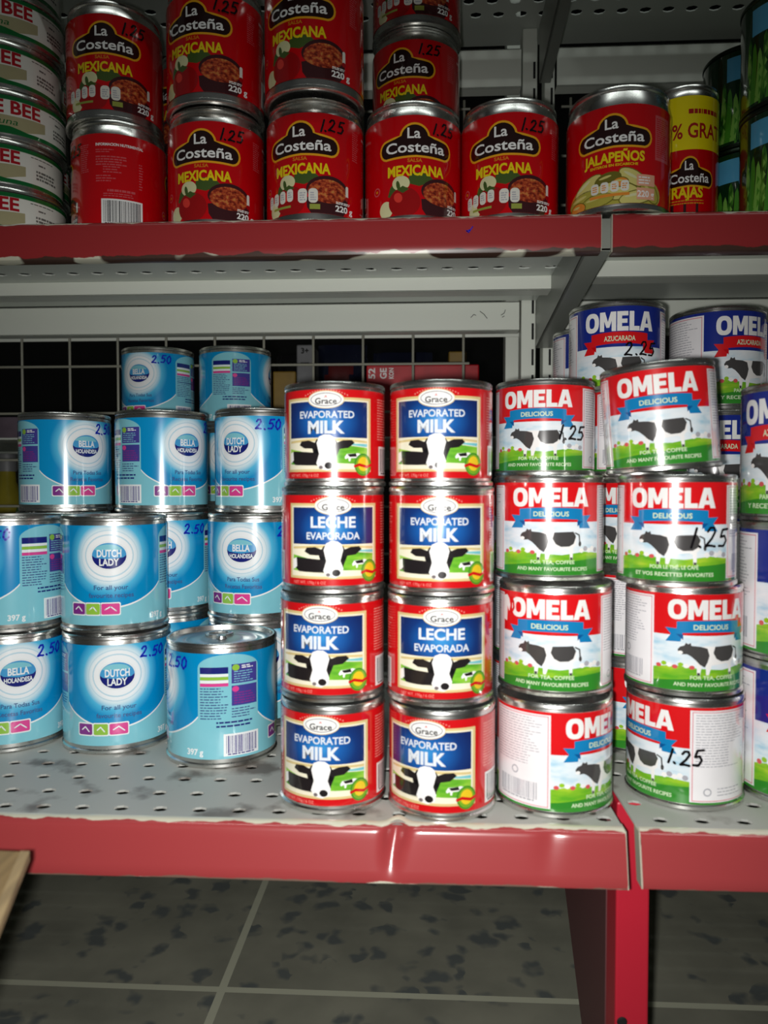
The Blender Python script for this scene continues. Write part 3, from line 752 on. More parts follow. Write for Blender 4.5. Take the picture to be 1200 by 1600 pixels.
def omela_sheet(blue):
    s = Sheet(17 + blue); r = R_DUTCH if blue else R_OMELA; H = 69.0 if blue else 52.6
    ku, kv = r / R_OMELA, H / 54.0; full(s, r, H, 'om_panel')
    s.rect(-PI * r, 0, PI * r, 1.2 * kv, 'om_dark_green', 1); s.rect(-PI * r, H - 1.6 * kv, PI * r, H, 'om_blue' if blue else 'om_red', 1)
    for deg, lg in ((0, True), (180, False)):
        s.at(math.radians(deg) * r, ku, kv); omela_front(s, blue, lg)
    for deg in (90, -90):
        s.at(math.radians(deg) * r, ku, kv)
        pts = ((-17.6, 2.0), (17.6, 2.0), (17.6, 51.4), (-17.6, 51.4))
        for (a, c), (d, e) in zip(pts, pts[1:] + pts[:1]): s.rect(min(a, d) - .25, min(c, e) - .25, max(a, d) + .25, max(c, e) + .25, 'om_pink', 2)
        if deg > 0:
            s.small_print(-16, 20, 15.4, 50, 1.5, 'om_text', 2, 0.3); s.rect(3, 22, 14, 34, 'om_panel', 3)
            s.ring(-9.6, 7.0, 1.6, 1.6, 0.7, 'om_text', 2, 12); s.small_print(-4, 4, 14, 9, 1.8, 'om_text', 2, .3)
        else:
            s.small_print(-16, 24, 15.4, 50, 1.5, 'om_text', 2, 0.3)
            s.bars(-13, 5.2, 12, 14.6, 'om_text', 'om_panel', 2); s.ring(-1.6, 19.4, 1.6, 1.6, 0.7, 'om_text', 2, 12)
    return wrap('label', s, r, 4.2 if blue else 3.6)

# ------------------------------------------------------------------ the room
bm = bmesh.new(); add_box(bm, -3.2, 3.2, -2.8, 3.4, -0.05, 0.0)
fo = structure('floor', bm, 'terrazzo')
fo.data.transform(Matrix.Translation((0.168, -0.620, 0))); fo.location = (-0.168, 0.620, 0)
bm = bmesh.new(); add_box(bm, -3.2, 3.2, -2.8, 3.4, 2.75, 2.8); structure('ceiling', bm, 'plaster')
bm = bmesh.new(); add_box(bm, -3.2, 3.2, 3.3, 3.4, 0.0, 2.75); structure('wall_back', bm, 'dark_wall')

# ------------------------------------------------------------------ shelving
def perforated(bm, x0, x1, y0, y1, z0, z1, pitch=0.0215, hole=0.0034, rows=None, mi=0):
    """sheet with staggered round holes cut right through in the given rows (all rows when None)"""
    nx = max(1, round((x1 - x0) / pitch)); ny = max(1, round((y1 - y0) / pitch))
    dx, dy = (x1 - x0) / nx, (y1 - y0) / ny
    for j in range(ny):
        punched = rows is None or j in rows
        if not punched:
            add_box(bm, x0, x1, y0 + j * dy, y0 + (j + 1) * dy, z0, z1, mi); continue
        for i in range(nx):
            a0, c0 = x0 + i * dx, y0 + j * dy; a1, c1 = a0 + dx, c0 + dy
            cx = a0 + dx * (0.32 if j % 2 else 0.68); cy = (c0 + c1) / 2
            sq = [(a0, c0), (cx, c0), (a1, c0), (a1, cy), (a1, c1), (cx, c1), (a0, c1), (a0, cy)]
            ci = [(cx + hole * 1.25 * math.cos(math.radians(-135 + 45 * k)), cy + hole * math.sin(math.radians(-135 + 45 * k))) for k in range(8)]
            for z, up in ((z1, True), (z0, False)):
                S = [bm.verts.new((*p, z)) for p in sq]; Cc = [bm.verts.new((*p, z)) for p in ci]
                for k in range(8):
                    q = (k + 1) % 8; f = (S[k], S[q], Cc[q], Cc[k])
                    bm.faces.new(f if up else f[::-1]).material_index = mi
            T = [bm.verts.new((*p, z1)) for p in ci]; B = [bm.verts.new((*p, z0)) for p in ci]
            for k in range(8): bm.faces.new((T[k], T[(k + 1) % 8], B[(k + 1) % 8], B[k])).material_index = mi

def lip_mesh(x0, x1, y, drop, top, curl, slope=0.0, dents=()):
    """rolled front edge of a shelf: bent sheet profile swept along X, slightly wavy, with dents knocked into it"""
    prof = [(0.0052, top)]
    for k in range(8):
        t = math.radians(90 + 90 * k / 7); prof.append((curl + curl * math.cos(t), -curl + top + curl * math.sin(t)))
    zf = top - curl
    for k in range(1, 7): prof.append((0.0, zf + (-drop + 0.004 - zf) * k / 6))
    prof += [(0.0012, -drop + 0.001), (0.0035, -drop), (0.010, -drop)]
    inner = [(a + 0.0014 if c < top - curl else a, c - (0.0014 if c > -drop + 0.005 else -0.0014)) for a, c in prof]
    loop = prof + inner[::-1]
    xs = {x0 + (x1 - x0) * i / 80 for i in range(81)}
    for xd, wd, dp in dents: xs |= {xd + wd * 3.2 * q / 16 for q in range(-16, 17)}
    xs = sorted(xs)
    bm = bmesh.new(); rings = []
    for x in xs:
        ring = []
        for a, c in loop:
            t = min(max((c + drop) / (drop + top), 0), 1)
            yy = a - slope * (1 - t) + 0.0003 * math.sin(x * 37) * (1 - t)
            for xd, wd, dp in dents: yy += dp * t * math.exp(-((x - xd - 0.004 * t * t) / wd) ** 2)
            ring.append(bm.verts.new((x, yy, c)))
        rings.append(ring)
    n = len(loop)
    for a, c in zip(rings, rings[1:]):
        for k in range(n):
            q = (k + 1) % n; bm.faces.new((a[k], c[k], c[q], a[q]))
    bm.faces.new(rings[0][::1]); bm.faces.new(rings[-1][::-1])
    bmesh.ops.recalc_face_normals(bm, faces=bm.faces[:])
    return bm

def bracket_mesh(y0, y1, ztop, hback, hfront, wdt):
    """upright plate tapering to the front, with a folded foot along its slanting lower edge"""
    bm = bmesh.new()
    def prism(pts, xa, xb):
        A = [bm.verts.new((xa, a, c)) for a, c in pts]; B = [bm.verts.new((xb, a, c)) for a, c in pts]
        bm.faces.new(A); bm.faces.new(B[::-1])
        for k in range(len(pts)):
            q = (k + 1) % len(pts); bm.faces.new((A[q], A[k], B[k], B[q]))
    prism([(y0, ztop), (y1, ztop), (y1, ztop - hback), (y0, ztop - hfront)], 0, 0.002)
    prism([(y0, ztop - hfront), (y1, ztop - hback), (y1, ztop - hback + 0.002), (y0, ztop - hfront + 0.002)], 0, wdt)
    prism([(y0, ztop), (y0 + 0.002, ztop), (y0 + 0.002, ztop - hfront), (y0, ztop - hfront)], 0.0, wdt)      # folded front end
    bmesh.ops.recalc_face_normals(bm, faces=bm.faces[:])
    return bm

def make_shelf(label, x0, x1, yf, yb, ztop, drop, deck, lipm, stiff=(), brackets=(), rows=None, bz=(0.047, 0.022), curb=0.0008, slope=0.0, dents=(), flange=0.0185):
    t = thing('metal_shelf', label, 'shelf', (0, yf, ztop), 0, 'metal shelves of the rack')
    D = yb - yf
    bm = bmesh.new(); perforated(bm, x0, x1, 0.005, D, -0.0012, 0, rows=rows, hole=0.0046 if rows else 0.0034)
    bm_obj('deck_panel', bm, deck, t)
    bm_obj('front_lip', lip_mesh(x0, x1, 0, drop, curb, 0.0042, slope, dents), lipm, t, True)
    for xe in (x0, x1):
        bm = bmesh.new(); add_box(bm, xe - 0.0006 if xe == x0 else xe, xe if xe == x0 else xe + 0.0006, 0.0008, 0.010, -drop + 0.001, 0)
        for v in bm.verts:
            if v.co.z < -0.005: v.co.y -= slope * 0.95
        bm_obj('end_fold', bm, 'end_cream', t)
    for (a, c, yy, h) in stiff:
        bm = bmesh.new(); add_box(bm, a, c, yy - yf, yy - yf + 0.0016, -0.0012 - h, -0.0012); add_box(bm, a, c, yy - yf, yy - yf + 0.02, -0.0012 - h, -0.0012 - h + 0.0014)
        bm_obj('stiffener', bm, 'post_grey', t, False, 0.0005)
    for (bx, y0, y1) in brackets:
        o = bm_obj('bracket', bracket_mesh(y0 - yf, y1 - yf, -0.0014, bz[0], bz[1], flange), 'bracket_grey', t, False, 0.0004)
        o.location = (bx, 0, 0)
    return t

Y_BACK = 0.772
UP_Z, LO_Z, TOP_Z = 0.605, 0.245, 0.8715
make_shelf('upper left metal shelf with red lip carrying the red salsa cans', -0.72, 0.1200, 0.536, Y_BACK, UP_Z, 0.0252, 'shelf_grey', 'lip_paint_high',
           [(-0.72, 0.118, 0.682, 0.0125)], [(0.1100, 0.540, Y_BACK)], (1, 5), curb=0.0015, flange=0.0175)
make_shelf('upper right metal shelf with red lip carrying the green cans', 0.1278, 0.86, 0.536, Y_BACK, UP_Z, 0.0262, 'shelf_grey', 'lip_paint_high',
           [(0.134, 0.86, 0.640, 0.014)], [], (1, 5), curb=0.0015)
make_shelf('lower left metal shelf with red lip under the blue and red milk cans', -0.72, 0.1020, 0.389, 0.798, LO_Z, 0.0278, 'deck_grey', 'lip_paint_low',
           [(-0.72, 0.098, 0.66, 0.014)], [], None, slope=0.0068, dents=((-0.0172, 0.0050, 0.0078), (0.062, 0.006, 0.0016)))
make_shelf('lower right metal shelf with red lip under the right-hand can stacks', 0.1095, 0.86, 0.389, 0.798, LO_Z, 0.0272, 'deck_grey', 'lip_paint_low',
           [(0.113, 0.86, 0.66, 0.014)], [], None, slope=0.0064)
make_shelf('topmost left metal shelf whose perforated underside shows above the salsa cans', -0.72, 0.1200, 0.53, 0.806, TOP_Z, 0.026, 'shelf_grey', 'lip_paint_high',
           [], [(0.1115, 0.56, Y_BACK)], (1, 2, 4, 5, 9, 10), (0.056, 0.030), flange=0.011)
make_shelf('topmost right metal shelf whose perforated underside shows above the jalapeño can', 0.1290, 0.86, 0.53, 0.806, TOP_Z, 0.026, 'shelf_grey', 'lip_paint_high',
           [], [], (1, 2, 4, 5, 9, 10), (0.056, 0.030))

def post(x0, x1, label):
    t = thing('upright_post', label, 'post', ((x0 + x1) / 2, 0.776, 0))
    hw = (x1 - x0) / 2
    bm = bmesh.new(); add_box(bm, -hw, hw, 0, 0.020, 0.2455, TOP_Z - 0.0016)
    bm_obj('channel', bm, 'post_grey', t, False, 0.0012)
    bm = bmesh.new()
    for k in range(23): add_box(bm, hw - 0.0042, hw - 0.0020, -0.0004, 0.0008, 0.26 + k * 0.0255, 0.276 + k * 0.0255)
    bm_obj('slot_row', bm, 'hole_dark', t)
post(0.0960, 0.1105, 'pale slotted upright post at right end of the left-hand wire grid')
post(0.1175, 0.1275, 'narrow pale upright post beside the blue sweetened milk cans')

def rail(x0, x1, z0, z1, label):
    bm = bmesh.new(); add_box(bm, x0, x1, 0, 0.0016, z0, z1); add_box(bm, x0, x1, 0, 0.016, z1 - 0.0016, z1); add_box(bm, x0, x1, 0, 0.016, z0, z0 + 0.0016)
    o = bm_obj('back_rail', bm, 'post_grey', None, False, 0.0006); o.location = (0, Y_BACK + 0.002, 0)
    tag(o, label, 'rail', 'back rails behind the shelves')
rail(-0.72, 0.0940, 0.5745, 0.6035, 'wide grey back rail running above the left wire grid')
rail(0.1290, 0.86, 0.5745, 0.6035, 'grey back rail behind the tops of the blue milk cans')
rail(-0.72, 0.0945, 0.8120, 0.8495, 'grey back rail in the gap behind the salsa cans')
rail(0.1290, 0.86, 0.8120, 0.8495, 'grey back rail above and behind the jalapeño can')

def wire_grid(xs, zs, label, yb=0.812):
    t = thing('wire_grid', label, 'wire grid', (0, yb, 0), 0, 'wire grids at the back of the rack')
    for x in xs:
        bm = bmesh.new(); add_tube(bm, [(x, 0.0018, zs[0] - 0.01), (x, 0.0018, zs[-1] + 0.01)], 0.00135); bm_obj('upright_wire', bm, 'wire_paint', t, True)
    for z in zs:
        bm = bmesh.new(); add_tube(bm, [(xs[0] - 0.01, -0.0009, z), (xs[-1] + 0.006, -0.0009, z)], 0.00135); bm_obj('cross_wire', bm, 'wire_paint', t, True)
wire_grid([-0.6985 + 0.0528 * k for k in range(15)], [0.2985 + 0.05 * k for k in range(7)], 'pale wire grid closing the back of the left lower bay')
wire_grid([0.150 + 0.0528 * k for k in range(13)], [0.2985 + 0.05 * k for k in range(7)], 'wire grid behind the blue milk can stacks in the right bay')
wire_grid([-0.6985 + 0.0528 * k for k in range(15)], [0.660 + 0.05 * k for k in range(4)], 'wire grid behind the salsa cans in the left upper bay')
wire_grid([0.150 + 0.0528 * k for k in range(13)], [0.660 + 0.05 * k for k in range(4)], 'wire grid behind the jalapeño can in the right upper bay')

t = thing('shelf_leg', 'red metal leg with slanted side gusset under the shelf joint', 'shelf leg', (0.116, 0.43, 0))
bm = bmesh.new(); add_box(bm, -0.0080, 0.0105, 0, 0.022, 0, 0.2435); bm_obj('post', bm, 'leg_red', t, False, 0.0012)
bm = bmesh.new()
pts = [(0.022, 0.2435), (0.30, 0.2435), (0.022, 0.0)]
pts = [(0.022, 0.226), (0.245, 0.226), (0.245, 0.20), (0.060, 0.03), (0.022, 0.0)]
A = [bm.verts.new((-0.0085, a, c)) for a, c in pts]; B = [bm.verts.new((-0.0060, a, c)) for a, c in pts]
bm.faces.new(A); bm.faces.new(B[::-1])
for k in range(len(pts)):
    q = (k + 1) % len(pts); bm.faces.new((A[q], A[k], B[k], B[q]))
bmesh.ops.recalc_face_normals(bm, faces=bm.faces[:])
bm_obj('gusset', bm, 'gusset_paint', t)
bm = bmesh.new()
for z in (0.118, 0.108): add_lathe(bm, [(0, 0.0008), (0.0022, 0.0008), (0.003, 0)], 12); 
for v in bm.verts: v.co = (v.co.x, -v.co.z, v.co.y)
for k, v in enumerate(bm.verts): v.co.z += 0.118 if k < len(bm.verts) // 2 else 0.107; v.co.x += -0.004 if k < len(bm.verts) // 2 else 0.0
bm_obj('bolt', bm, 'hole_dark', t)

for lx, ly, nm in ((-0.70, 0.43, 'front left'), (0.845, 0.43, 'front right'), (-0.70, 1.10, 'rear left'), (0.845, 1.10, 'rear right')):
    bm = bmesh.new(); add_box(bm, -0.0105, 0.0105, 0, 0.022, 0, 0.2425)
    o = bm_obj('shelf_leg', bm, 'leg_red', None, False, 0.0012); o.location = (lx, ly, 0)
    tag(o, 'plain red leg at the %s end of the rack' % nm, 'shelf leg')

# cardboard box in front of the shelf, one flap sticking into view
t = thing('cardboard_box', 'open brown cardboard box with a flap at the lower left edge', 'box', (-0.35, 0.19, 0))
def card(bm, pts, th):
    A = [bm.verts.new(p) for p in pts]; n = (A[1].co - A[0].co).cross(A[2].co - A[0].co).normalized() * th
    B = [bm.verts.new(Vector(p) - n) for p in pts]
    bm.faces.new(A); bm.faces.new(B[::-1])
    for k in range(len(pts)):
        q = (k + 1) % len(pts); bm.faces.new((A[q], A[k], B[k], B[q]))
bm = bmesh.new(); th = 0.004
bx, by, bh = 0.125, 0.14, 0.262
card(bm, [(-bx, -by, 0.004), (bx, -by, 0.004), (bx, by, 0.004), (-bx, by, 0.004)], th)
for p in ([(-bx, -by, 0), (bx, -by, 0), (bx, -by, bh), (-bx, -by, bh)], [(bx, by, 0), (-bx, by, 0), (-bx, by, bh), (bx, by, bh)], [(bx, -by, 0), (bx, by, 0), (bx, by, bh), (bx, -by, bh)], [(-bx, by, 0), (-bx, -by, 0), (-bx, -by, bh), (-bx, by, bh)]): card(bm, p, th)
bm_obj('carton', bm, 'cardboard', t)
bm = bmesh.new(); card(bm, [(bx, -0.13, bh), (bx + 0.137, -0.128, bh - 0.002), (bx + 0.0555, 0.1265, bh + 0.001), (bx, 0.130, bh)], 0.0035)
bm_obj('flap', bm, 'cardboard', t)
bm = bmesh.new(); card(bm, [(bx + 0.1325, -0.128, bh - 0.0012), (bx + 0.1375, -0.128, bh - 0.0012), (bx + 0.0560, 0.1265, bh + 0.0014), (bx + 0.0520, 0.1265, bh + 0.0014)], 0.004)
bm_obj('flap_edge', bm, 'cardboard_edge', t)
bm = bmesh.new(); card(bm, [(-bx - 0.09, -0.13, bh - 0.05), (-bx, -0.13, bh), (-bx, 0.13, bh), (-bx - 0.09, 0.13, bh - 0.05)], 0.0035)
bm_obj('flap', bm, 'cardboard', t)

# ------------------------------------------------------------------ cans
def can_meshes(kind, r, h, lab0, lab1, neck=0.0, tab=False, metal='tin', lidm='lid_tin'):
    """tin body (with bottom and top seams) and recessed lid, metres"""
    R = r; q = r - 0.0003
    bm = bmesh.new()
    rim = R + 0.0006
    add_lathe(bm, [(0, 0.003), (q - 0.004, 0.003), (q - 0.0028, 0.0002), (rim - 0.0012, 0.0), (rim, 0.0007), (rim, 0.0024), (q - 0.0002, 0.0032), (q, lab0), (q, lab1),
                   (q - neck * 0.5, lab1 + (h - lab1) * 0.42), (q - neck, h - 0.0042), (q - neck - 0.0002, h - 0.0034), (rim - neck, h - 0.0027), (rim - neck, h - 0.0008), (rim - neck - 0.0007, h), (rim - neck - 0.0016, h - 0.0003), (rim - neck - 0.0022, h - 0.0035)], STEPS)
    for f in bm.faces: f.smooth = True
    me = bpy.data.meshes.new('tin_body'); bm.normal_update(); bm.to_mesh(me); bm.free(); me.materials.append(MATS[metal]); me.set_sharp_from_angle(angle=math.radians(50))
    bm = bmesh.new(); a = rim - neck - 0.0021
    add_lathe(bm, [(a, h - 0.0034), (a - 0.003, h - 0.0036), (a - 0.0042, h - 0.0030), (a - 0.0056, h - 0.0036), (a * 0.72, h - 0.0036), (a * 0.70, h - 0.0030), (a * 0.67, h - 0.0036), (a * 0.45, h - 0.0036), (a * 0.43, h - 0.0031), (a * 0.40, h - 0.0034), (0, h - 0.0034)], STEPS)
    for f in bm.faces: f.smooth = True
    ml = bpy.data.meshes.new('lid'); bm.normal_update(); bm.to_mesh(ml); bm.free(); ml.materials.append(MATS[lidm])
    mt = None
    if tab:
        bm = bmesh.new(); z = h - 0.0024
        pts = [(0.0065 * math.cos(2 * PI * k / 20) - 0.012, 0.0085 * math.sin(2 * PI * k / 20) , z) for k in range(20)]
        add_tube(bm, pts + pts[:1], 0.0011); add_lathe(bm, [(0.0, z + 0.0012), (0.003, z + 0.0012), (0.0036, z - 0.0008)], 16)
        add_box(bm, -0.008, 0.001, -0.0032, 0.0032, z - 0.0006, z + 0.0005)
        mt = bpy.data.meshes.new('pull_tab'); bm.normal_update(); bm.to_mesh(mt); bm.free(); mt.materials.append(MATS['lid_tin'])
    return me, ml, mt

KINDS = {}
def kind(key, name, cat, r, h, sheet, neck=0.0, lab=(0.004, None), tab=False):
    KINDS[key] = dict(name=name, cat=cat, r=r, h=h, sheet=sheet, m=can_meshes(key, r, h, lab[0], lab[1], neck, tab, *(('tin_green', 'tin_green') if key == 'asp' else ())), first=None)
kind('salsa', 'salsa_can', 'can', .036, .0880, salsa_sheet(False, 'label'), 0.0022, (.0072, .0767))
kind('salsa_b', 'salsa_can', 'can', .036, .0880, salsa_sheet(True, 'label'), 0.0022, (.0072, .0767))
kind('jal', 'jalapeno_can', 'can', .036, .0845, jalapeno_sheet(), 0.0022, (.0045, .0705))
kind('rajas', 'pepper_can', 'can', .0262, .1180, rajas_sheet(), 0.0012, (.003, .109))
kind('tuna', 'tuna_can', 'can', .0425, .0355, tuna_sheet(), 0.0, (.004, .0315))
kind('asp', 'asparagus_can', 'can', .033, .0775, asparagus_sheet(), 0.0, (.0036, .0736))
kind('dutch', 'milk_can', 'can', .0355, .0775, dutch_sheet(), 0.0008, (.0056, .0716), True)
kind('grace', 'evaporated_milk_can', 'can', .0294, .0582, grace_sheet(), 0.0006, (.0046, .0536))
kind('omela', 'condensed_milk_can', 'can', .0318, .0604, omela_sheet(False), 0.0006, (.0036, .0562))
kind('blue', 'sweetened_milk_can', 'can', .0355, .0775, omela_sheet(True), 0.0006, (.0042, .0732))
LABZ = {k: {'salsa': 7.2, 'salsa_b': 7.2, 'jal': 4.5, 'rajas': 3, 'tuna': 4, 'asp': 3.6, 'dutch': 5.6, 'grace': 4.6, 'omela': 3.6, 'blue': 4.2}[k] for k in KINDS}

def put(key, x, y, z, deg, label, group, price=None, tilt=None):
    """deg: how far the printed front is turned from the viewer's direction (positive = towards the right)"""
    K = KINDS[key]
    rz = math.atan2(-x, y) + math.radians(deg)
    t = thing(K['name'], label, K['cat'], (x, y, z), rz, group)
    if tilt: t.rotation_euler = (Matrix.Rotation(math.radians(tilt), 4, 'Y') @ Matrix.Rotation(rz, 4, 'Z')).to_euler()
    body, lid, tab = K['m']
    if K['first'] is None:
        parts = [link('tin_body', body, t), link('label', K['sheet'], t), link('lid', lid, t)]
        K['first'] = parts
        if tab: link('pull_tab', tab, parts[2]); K['tab'] = True
    else:
        for src in K['first']:
            c = src.copy(); COL.objects.link(c); c.parent = t
            for g in src.children:
                d = g.copy(); COL.objects.link(d); d.parent = c
    if price:
        txt, pdeg, v, hh, mk = price
        r = K['r'] * 1000
        u = math.radians(pdeg - deg) * r
        pm = link('price_mark', price_mesh(txt, r, LABZ[key], u, v, hh, mk, int(abs(x * 9e4)) % 997 + int(z * 100)), t)
        pm['label'] = 'handwritten price in %s marker' % ('blue' if mk == 'marker_blue' else 'black')
    return t

BK, BL = 'marker_black', 'marker_blue'
# --- red salsa cans, upper shelf
G = 'red salsa cans on the upper shelf'
SP = lambda d=8, v=57: ('1.25', d, v, 8.0, BK)
zs0, zs1, zs2 = UP_Z, UP_Z + .0881, UP_Z + .1762
put('salsa', -.2402, .6024, zs0, -113, 'red salsa can turned to its barcode and nutrition print', G, ('1.25', -78, 56, 8, BK))
put('salsa', -.1588, .5874, zs0, -16, 'red salsa can with tomato picture, directly right of the barcode can', G, SP(2))
put('salsa_b', -.0818, .5790, zs0, -16, 'red salsa can with white badges, third from left in bottom row', G, SP(4))
put('salsa', -.0091, .5864, zs0, 4, 'red salsa can with tomato picture, fourth from left in bottom row', G, SP(22))
put('salsa_b', .0629, .5858, zs0, -7, 'red salsa can at right end of bottom row, beside the jalapeño can', G, SP(12))
put('salsa_b', -.2437, .6040, zs1, -13, 'red salsa can with white badges stacked on the barcode can', G, SP(6))
put('salsa', -.1578, .5835, zs1, -25, 'red salsa can stacked second from left, its barcode on the right', G, SP(-4))
put('salsa', -.0808, .5690, zs1, -20, 'red salsa can stacked third from left, barcode strip at its right edge', G, SP(0))
put('salsa', -.0075, .6620, zs0, -10, 'red salsa can standing behind the fourth can of the bottom row', G)
put('salsa', -.0075, .6491, zs1, -19, 'red salsa can set back, showing above the fourth bottom-row can', G, SP(2, 58))
put('salsa_b', -.0070, .6480, zs2, -12, 'red salsa can with white badges at the top, cut by the upper edge', G)
put('salsa', -.199, .676, zs0, 40, 'red salsa can hidden behind the two leftmost bottom-row cans', G)
put('salsa', -.199, .676, zs1, 60, 'red salsa can in the dark gap behind the two leftmost stacked cans', G)
put('jal', .1385, .5690, UP_Z + .0018, -4, 'red jalapeño pepper can standing over the joint of the upper shelves', 'pickled pepper cans on the upper shelf')
put('rajas', .2026, .6250, UP_Z, 13, 'tall slim pepper can with yellow top band right of the jalapeño can', 'pickled pepper cans on the upper shelf')
# --- tuna, asparagus
WORD = ['lowest', 'second from bottom', 'third from bottom', 'fourth from bottom', 'fifth from bottom', 'topmost']
for k, a in enumerate((-26, -22, -5, -19, -11, -16)):
    put('tuna', -.3287 + .0014 * (-1) ** k, .595 + .001 * (k % 3), UP_Z + .0356 * k, a - 4, 'flat white and green tuna can, %s in the front left stack' % WORD[k], 'tuna cans stacked at the left edge')
for k in range(5):
    put('tuna', -.3693 + .0010 * (-1) ** k, .690, UP_Z + .0356 * k, (75, 10, 60, 25, 50)[k], 'tuna can, %s in the stack behind the front tuna stack' % (WORD[k] if k < 4 else 'topmost'), 'tuna cans stacked at the left edge')
for k in range(2):
    put('asp', .2596, .645, UP_Z + .0776 * k, (-24, -12)[k], ('lower' if k == 0 else 'upper') + ' dark green asparagus can just right of the yellow banded can', 'green asparagus cans')
    put('asp', .2607, .572, UP_Z + .0776 * k, (-34, -34)[k], ('lower' if k == 0 else 'upper') + ' dark green asparagus can at the right edge of the picture', 'green asparagus cans')

# --- light blue condensed milk, lower shelf
G = 'light blue milk cans on the lower shelf'
h = .0776; d0, d1, d2, d3 = LO_Z, LO_Z + h, LO_Z + 2 * h, LO_Z + 3 * h
DP = lambda d: ('2.50', d, 56.0, 7.2, BL)
put('dutch', -.2878, .518, d0, 187, 'light blue milk can with round emblem at left edge, bottom row', G, DP(24))
put('dutch', -.2135, .521, d0, 0, 'light blue milk can, bottom row, below the large centred white emblem', G, DP(25))
put('dutch', -.1340, .500, d0, -83, 'light blue milk can with bare shiny lid, showing its nutrition panel', G, DP(-66))
put('dutch', -.2908, .525, d1, -50, 'light blue milk can at left edge, second row, nutrition panel at right', G, DP(-30))
put('dutch', -.2175, .529, d1, -6, 'light blue milk can with centred white emblem, second row, unpriced', G)
put('dutch', -.2057, .6020, d0, -20, 'light blue milk can on the shelf hidden behind the bottom row', G)
put('dutch', -.2057, .6020, d1, -6, 'light blue milk can squeezed behind, between two second row cans', G, DP(22))
put('dutch', -.1285, .5790, d0, -170, 'light blue milk can on the shelf behind the bare lidded can', G)
put('dutch', -.1285, .5790, d1, 163, 'light blue milk can of second row beside the red evaporated milk', G, DP(24))
put('dutch', -.2937, .6167, d2, 206, 'light blue milk can, third row, leftmost against the wire grid', G, DP(36))
put('dutch', -.2880, .6000, d1, 180, 'light blue milk can supporting the leftmost third row can', G)
put('dutch', -.2880, .6000, d0, 180, 'light blue milk can at the bottom behind the left edge can', G)
put('dutch', -.2087, .6030, d2, 213, 'light blue milk can, third row, middle of three', G, DP(60))
put('dutch', -.1268, .5940, d2, -33, 'light blue milk can, third row, beside the top red evaporated milk', G, DP(-6))
for x, a, pr, nm in ((-.2690, -31 + 180, DP(-12), 'left'), (-.1900, -97, None, 'right')):
    for k in range(3): put('dutch', x, .7680, LO_Z + h * k, a + 40 * k, 'light blue milk can under the %s back top can, %s row' % (nm, ('bottom', 'second', 'third')[k]), G)
    put('dutch', x, .7680, d3, a, 'light blue milk can on top at the back, %s of the two' % nm, G, pr)

# --- red evaporated milk, two stacks of four
G = 'red evaporated milk cans in two stacks'
gh = .0583
for nm, col in (('left', ((-.0517, .4310, 167, 0), (-.0524, .4360, -14, 1), (-.0525, .4410, 180, 2), (-.0526, .4520, -10, 3))),
                ('right', ((.0100, .4255, -16, 0), (.0090, .4310, 182, 1), (.0096, .4345, -2, 2), (.0095, .4470, -5, 3)))):
    for x, y, a, k in col:
        if nm == 'left' and k == 0: a = -13
        put('grace', x, y, LO_Z + gh * k, a, 'red evaporated milk can with cow, %s of the %s stack' % (('bottom', 'second from bottom', 'third from bottom', 'top')[k], nm), G)

# --- red-topped condensed milk, lower shelf
G = 'red and white condensed milk cans with cow'
oh = .0605
OP = lambda d, v=21: ('1.25', d, v, 8.2, BK)
put('omela', .0735, .4348, LO_Z, 53, 'red and white milk can turned to its printed panel, bottom of left stack', G)
put('omela', .0757, .4480, LO_Z + oh, -5, 'red and white milk can with torn-looking label, second from bottom, left stack', G)
put('omela', .0757, .4700, LO_Z + 2 * oh, 2, 'red and white milk can third from bottom in left stack, unpriced', G)
put('omela', .0790, .5120, LO_Z + 3 * oh, -9, 'red and white milk can topping the left stack, price at right', G, OP(14, 19))
put('omela', .1500, .4480, LO_Z, -50, 'red and white milk can showing its right-hand text panel, bottom of right stack', G, OP(-16))
put('omela', .1500, .4520, LO_Z + oh, 28, 'red and white milk can with front turned right, second from bottom, right stack', G)
put('omela', .1430, .4450, LO_Z + 2 * oh, 177, 'red and white milk can with large price, third from bottom, right stack', G, ('1.25', 8, 18, 10, BK))
put('omela', .1400, .4600, LO_Z + 3 * oh + .0026, 0, 'tilted red and white milk can topping the right stack', G, None, -4.5)
for k in range(4): put('omela', .1452, .5330, LO_Z + oh * k, (30, 62, -20, 70)[k], 'red and white milk can, %s of the stack behind the right stack' % ('bottom', 'second from bottom', 'third from bottom', 'top')[k], G)
for k in range(3): put('omela', .0800, .5350, LO_Z + oh * k, (30, 50, -20)[k], 'red and white milk can, %s of the hidden stack behind the left stack' % ('bottom', 'second from bottom', 'third from bottom')[k], G)

torn = [o for o in COL.objects if o.get('label', '').startswith('red and white milk can with torn')][0]
s = Sheet(4)
s.poly([(-30.5, 36), (-27.6, 35.5), (-27.2, 44), (-25.6, 41), (-24.6, 44.5), (-25.6, 48.2), (-27.4, 50.2), (-30.5, 49.6)], 'white', 8)
s.stroke([(-24.2, 49.6), (-22.0, 46.8), (-21.6, 43.4), (-23.4, 40.6)], 1.4, 'om_red', 9)
o = link('label_tear', wrap('label_tear', s, R_OMELA, 3.6), torn); o['label'] = 'white torn strip left of the lettering'

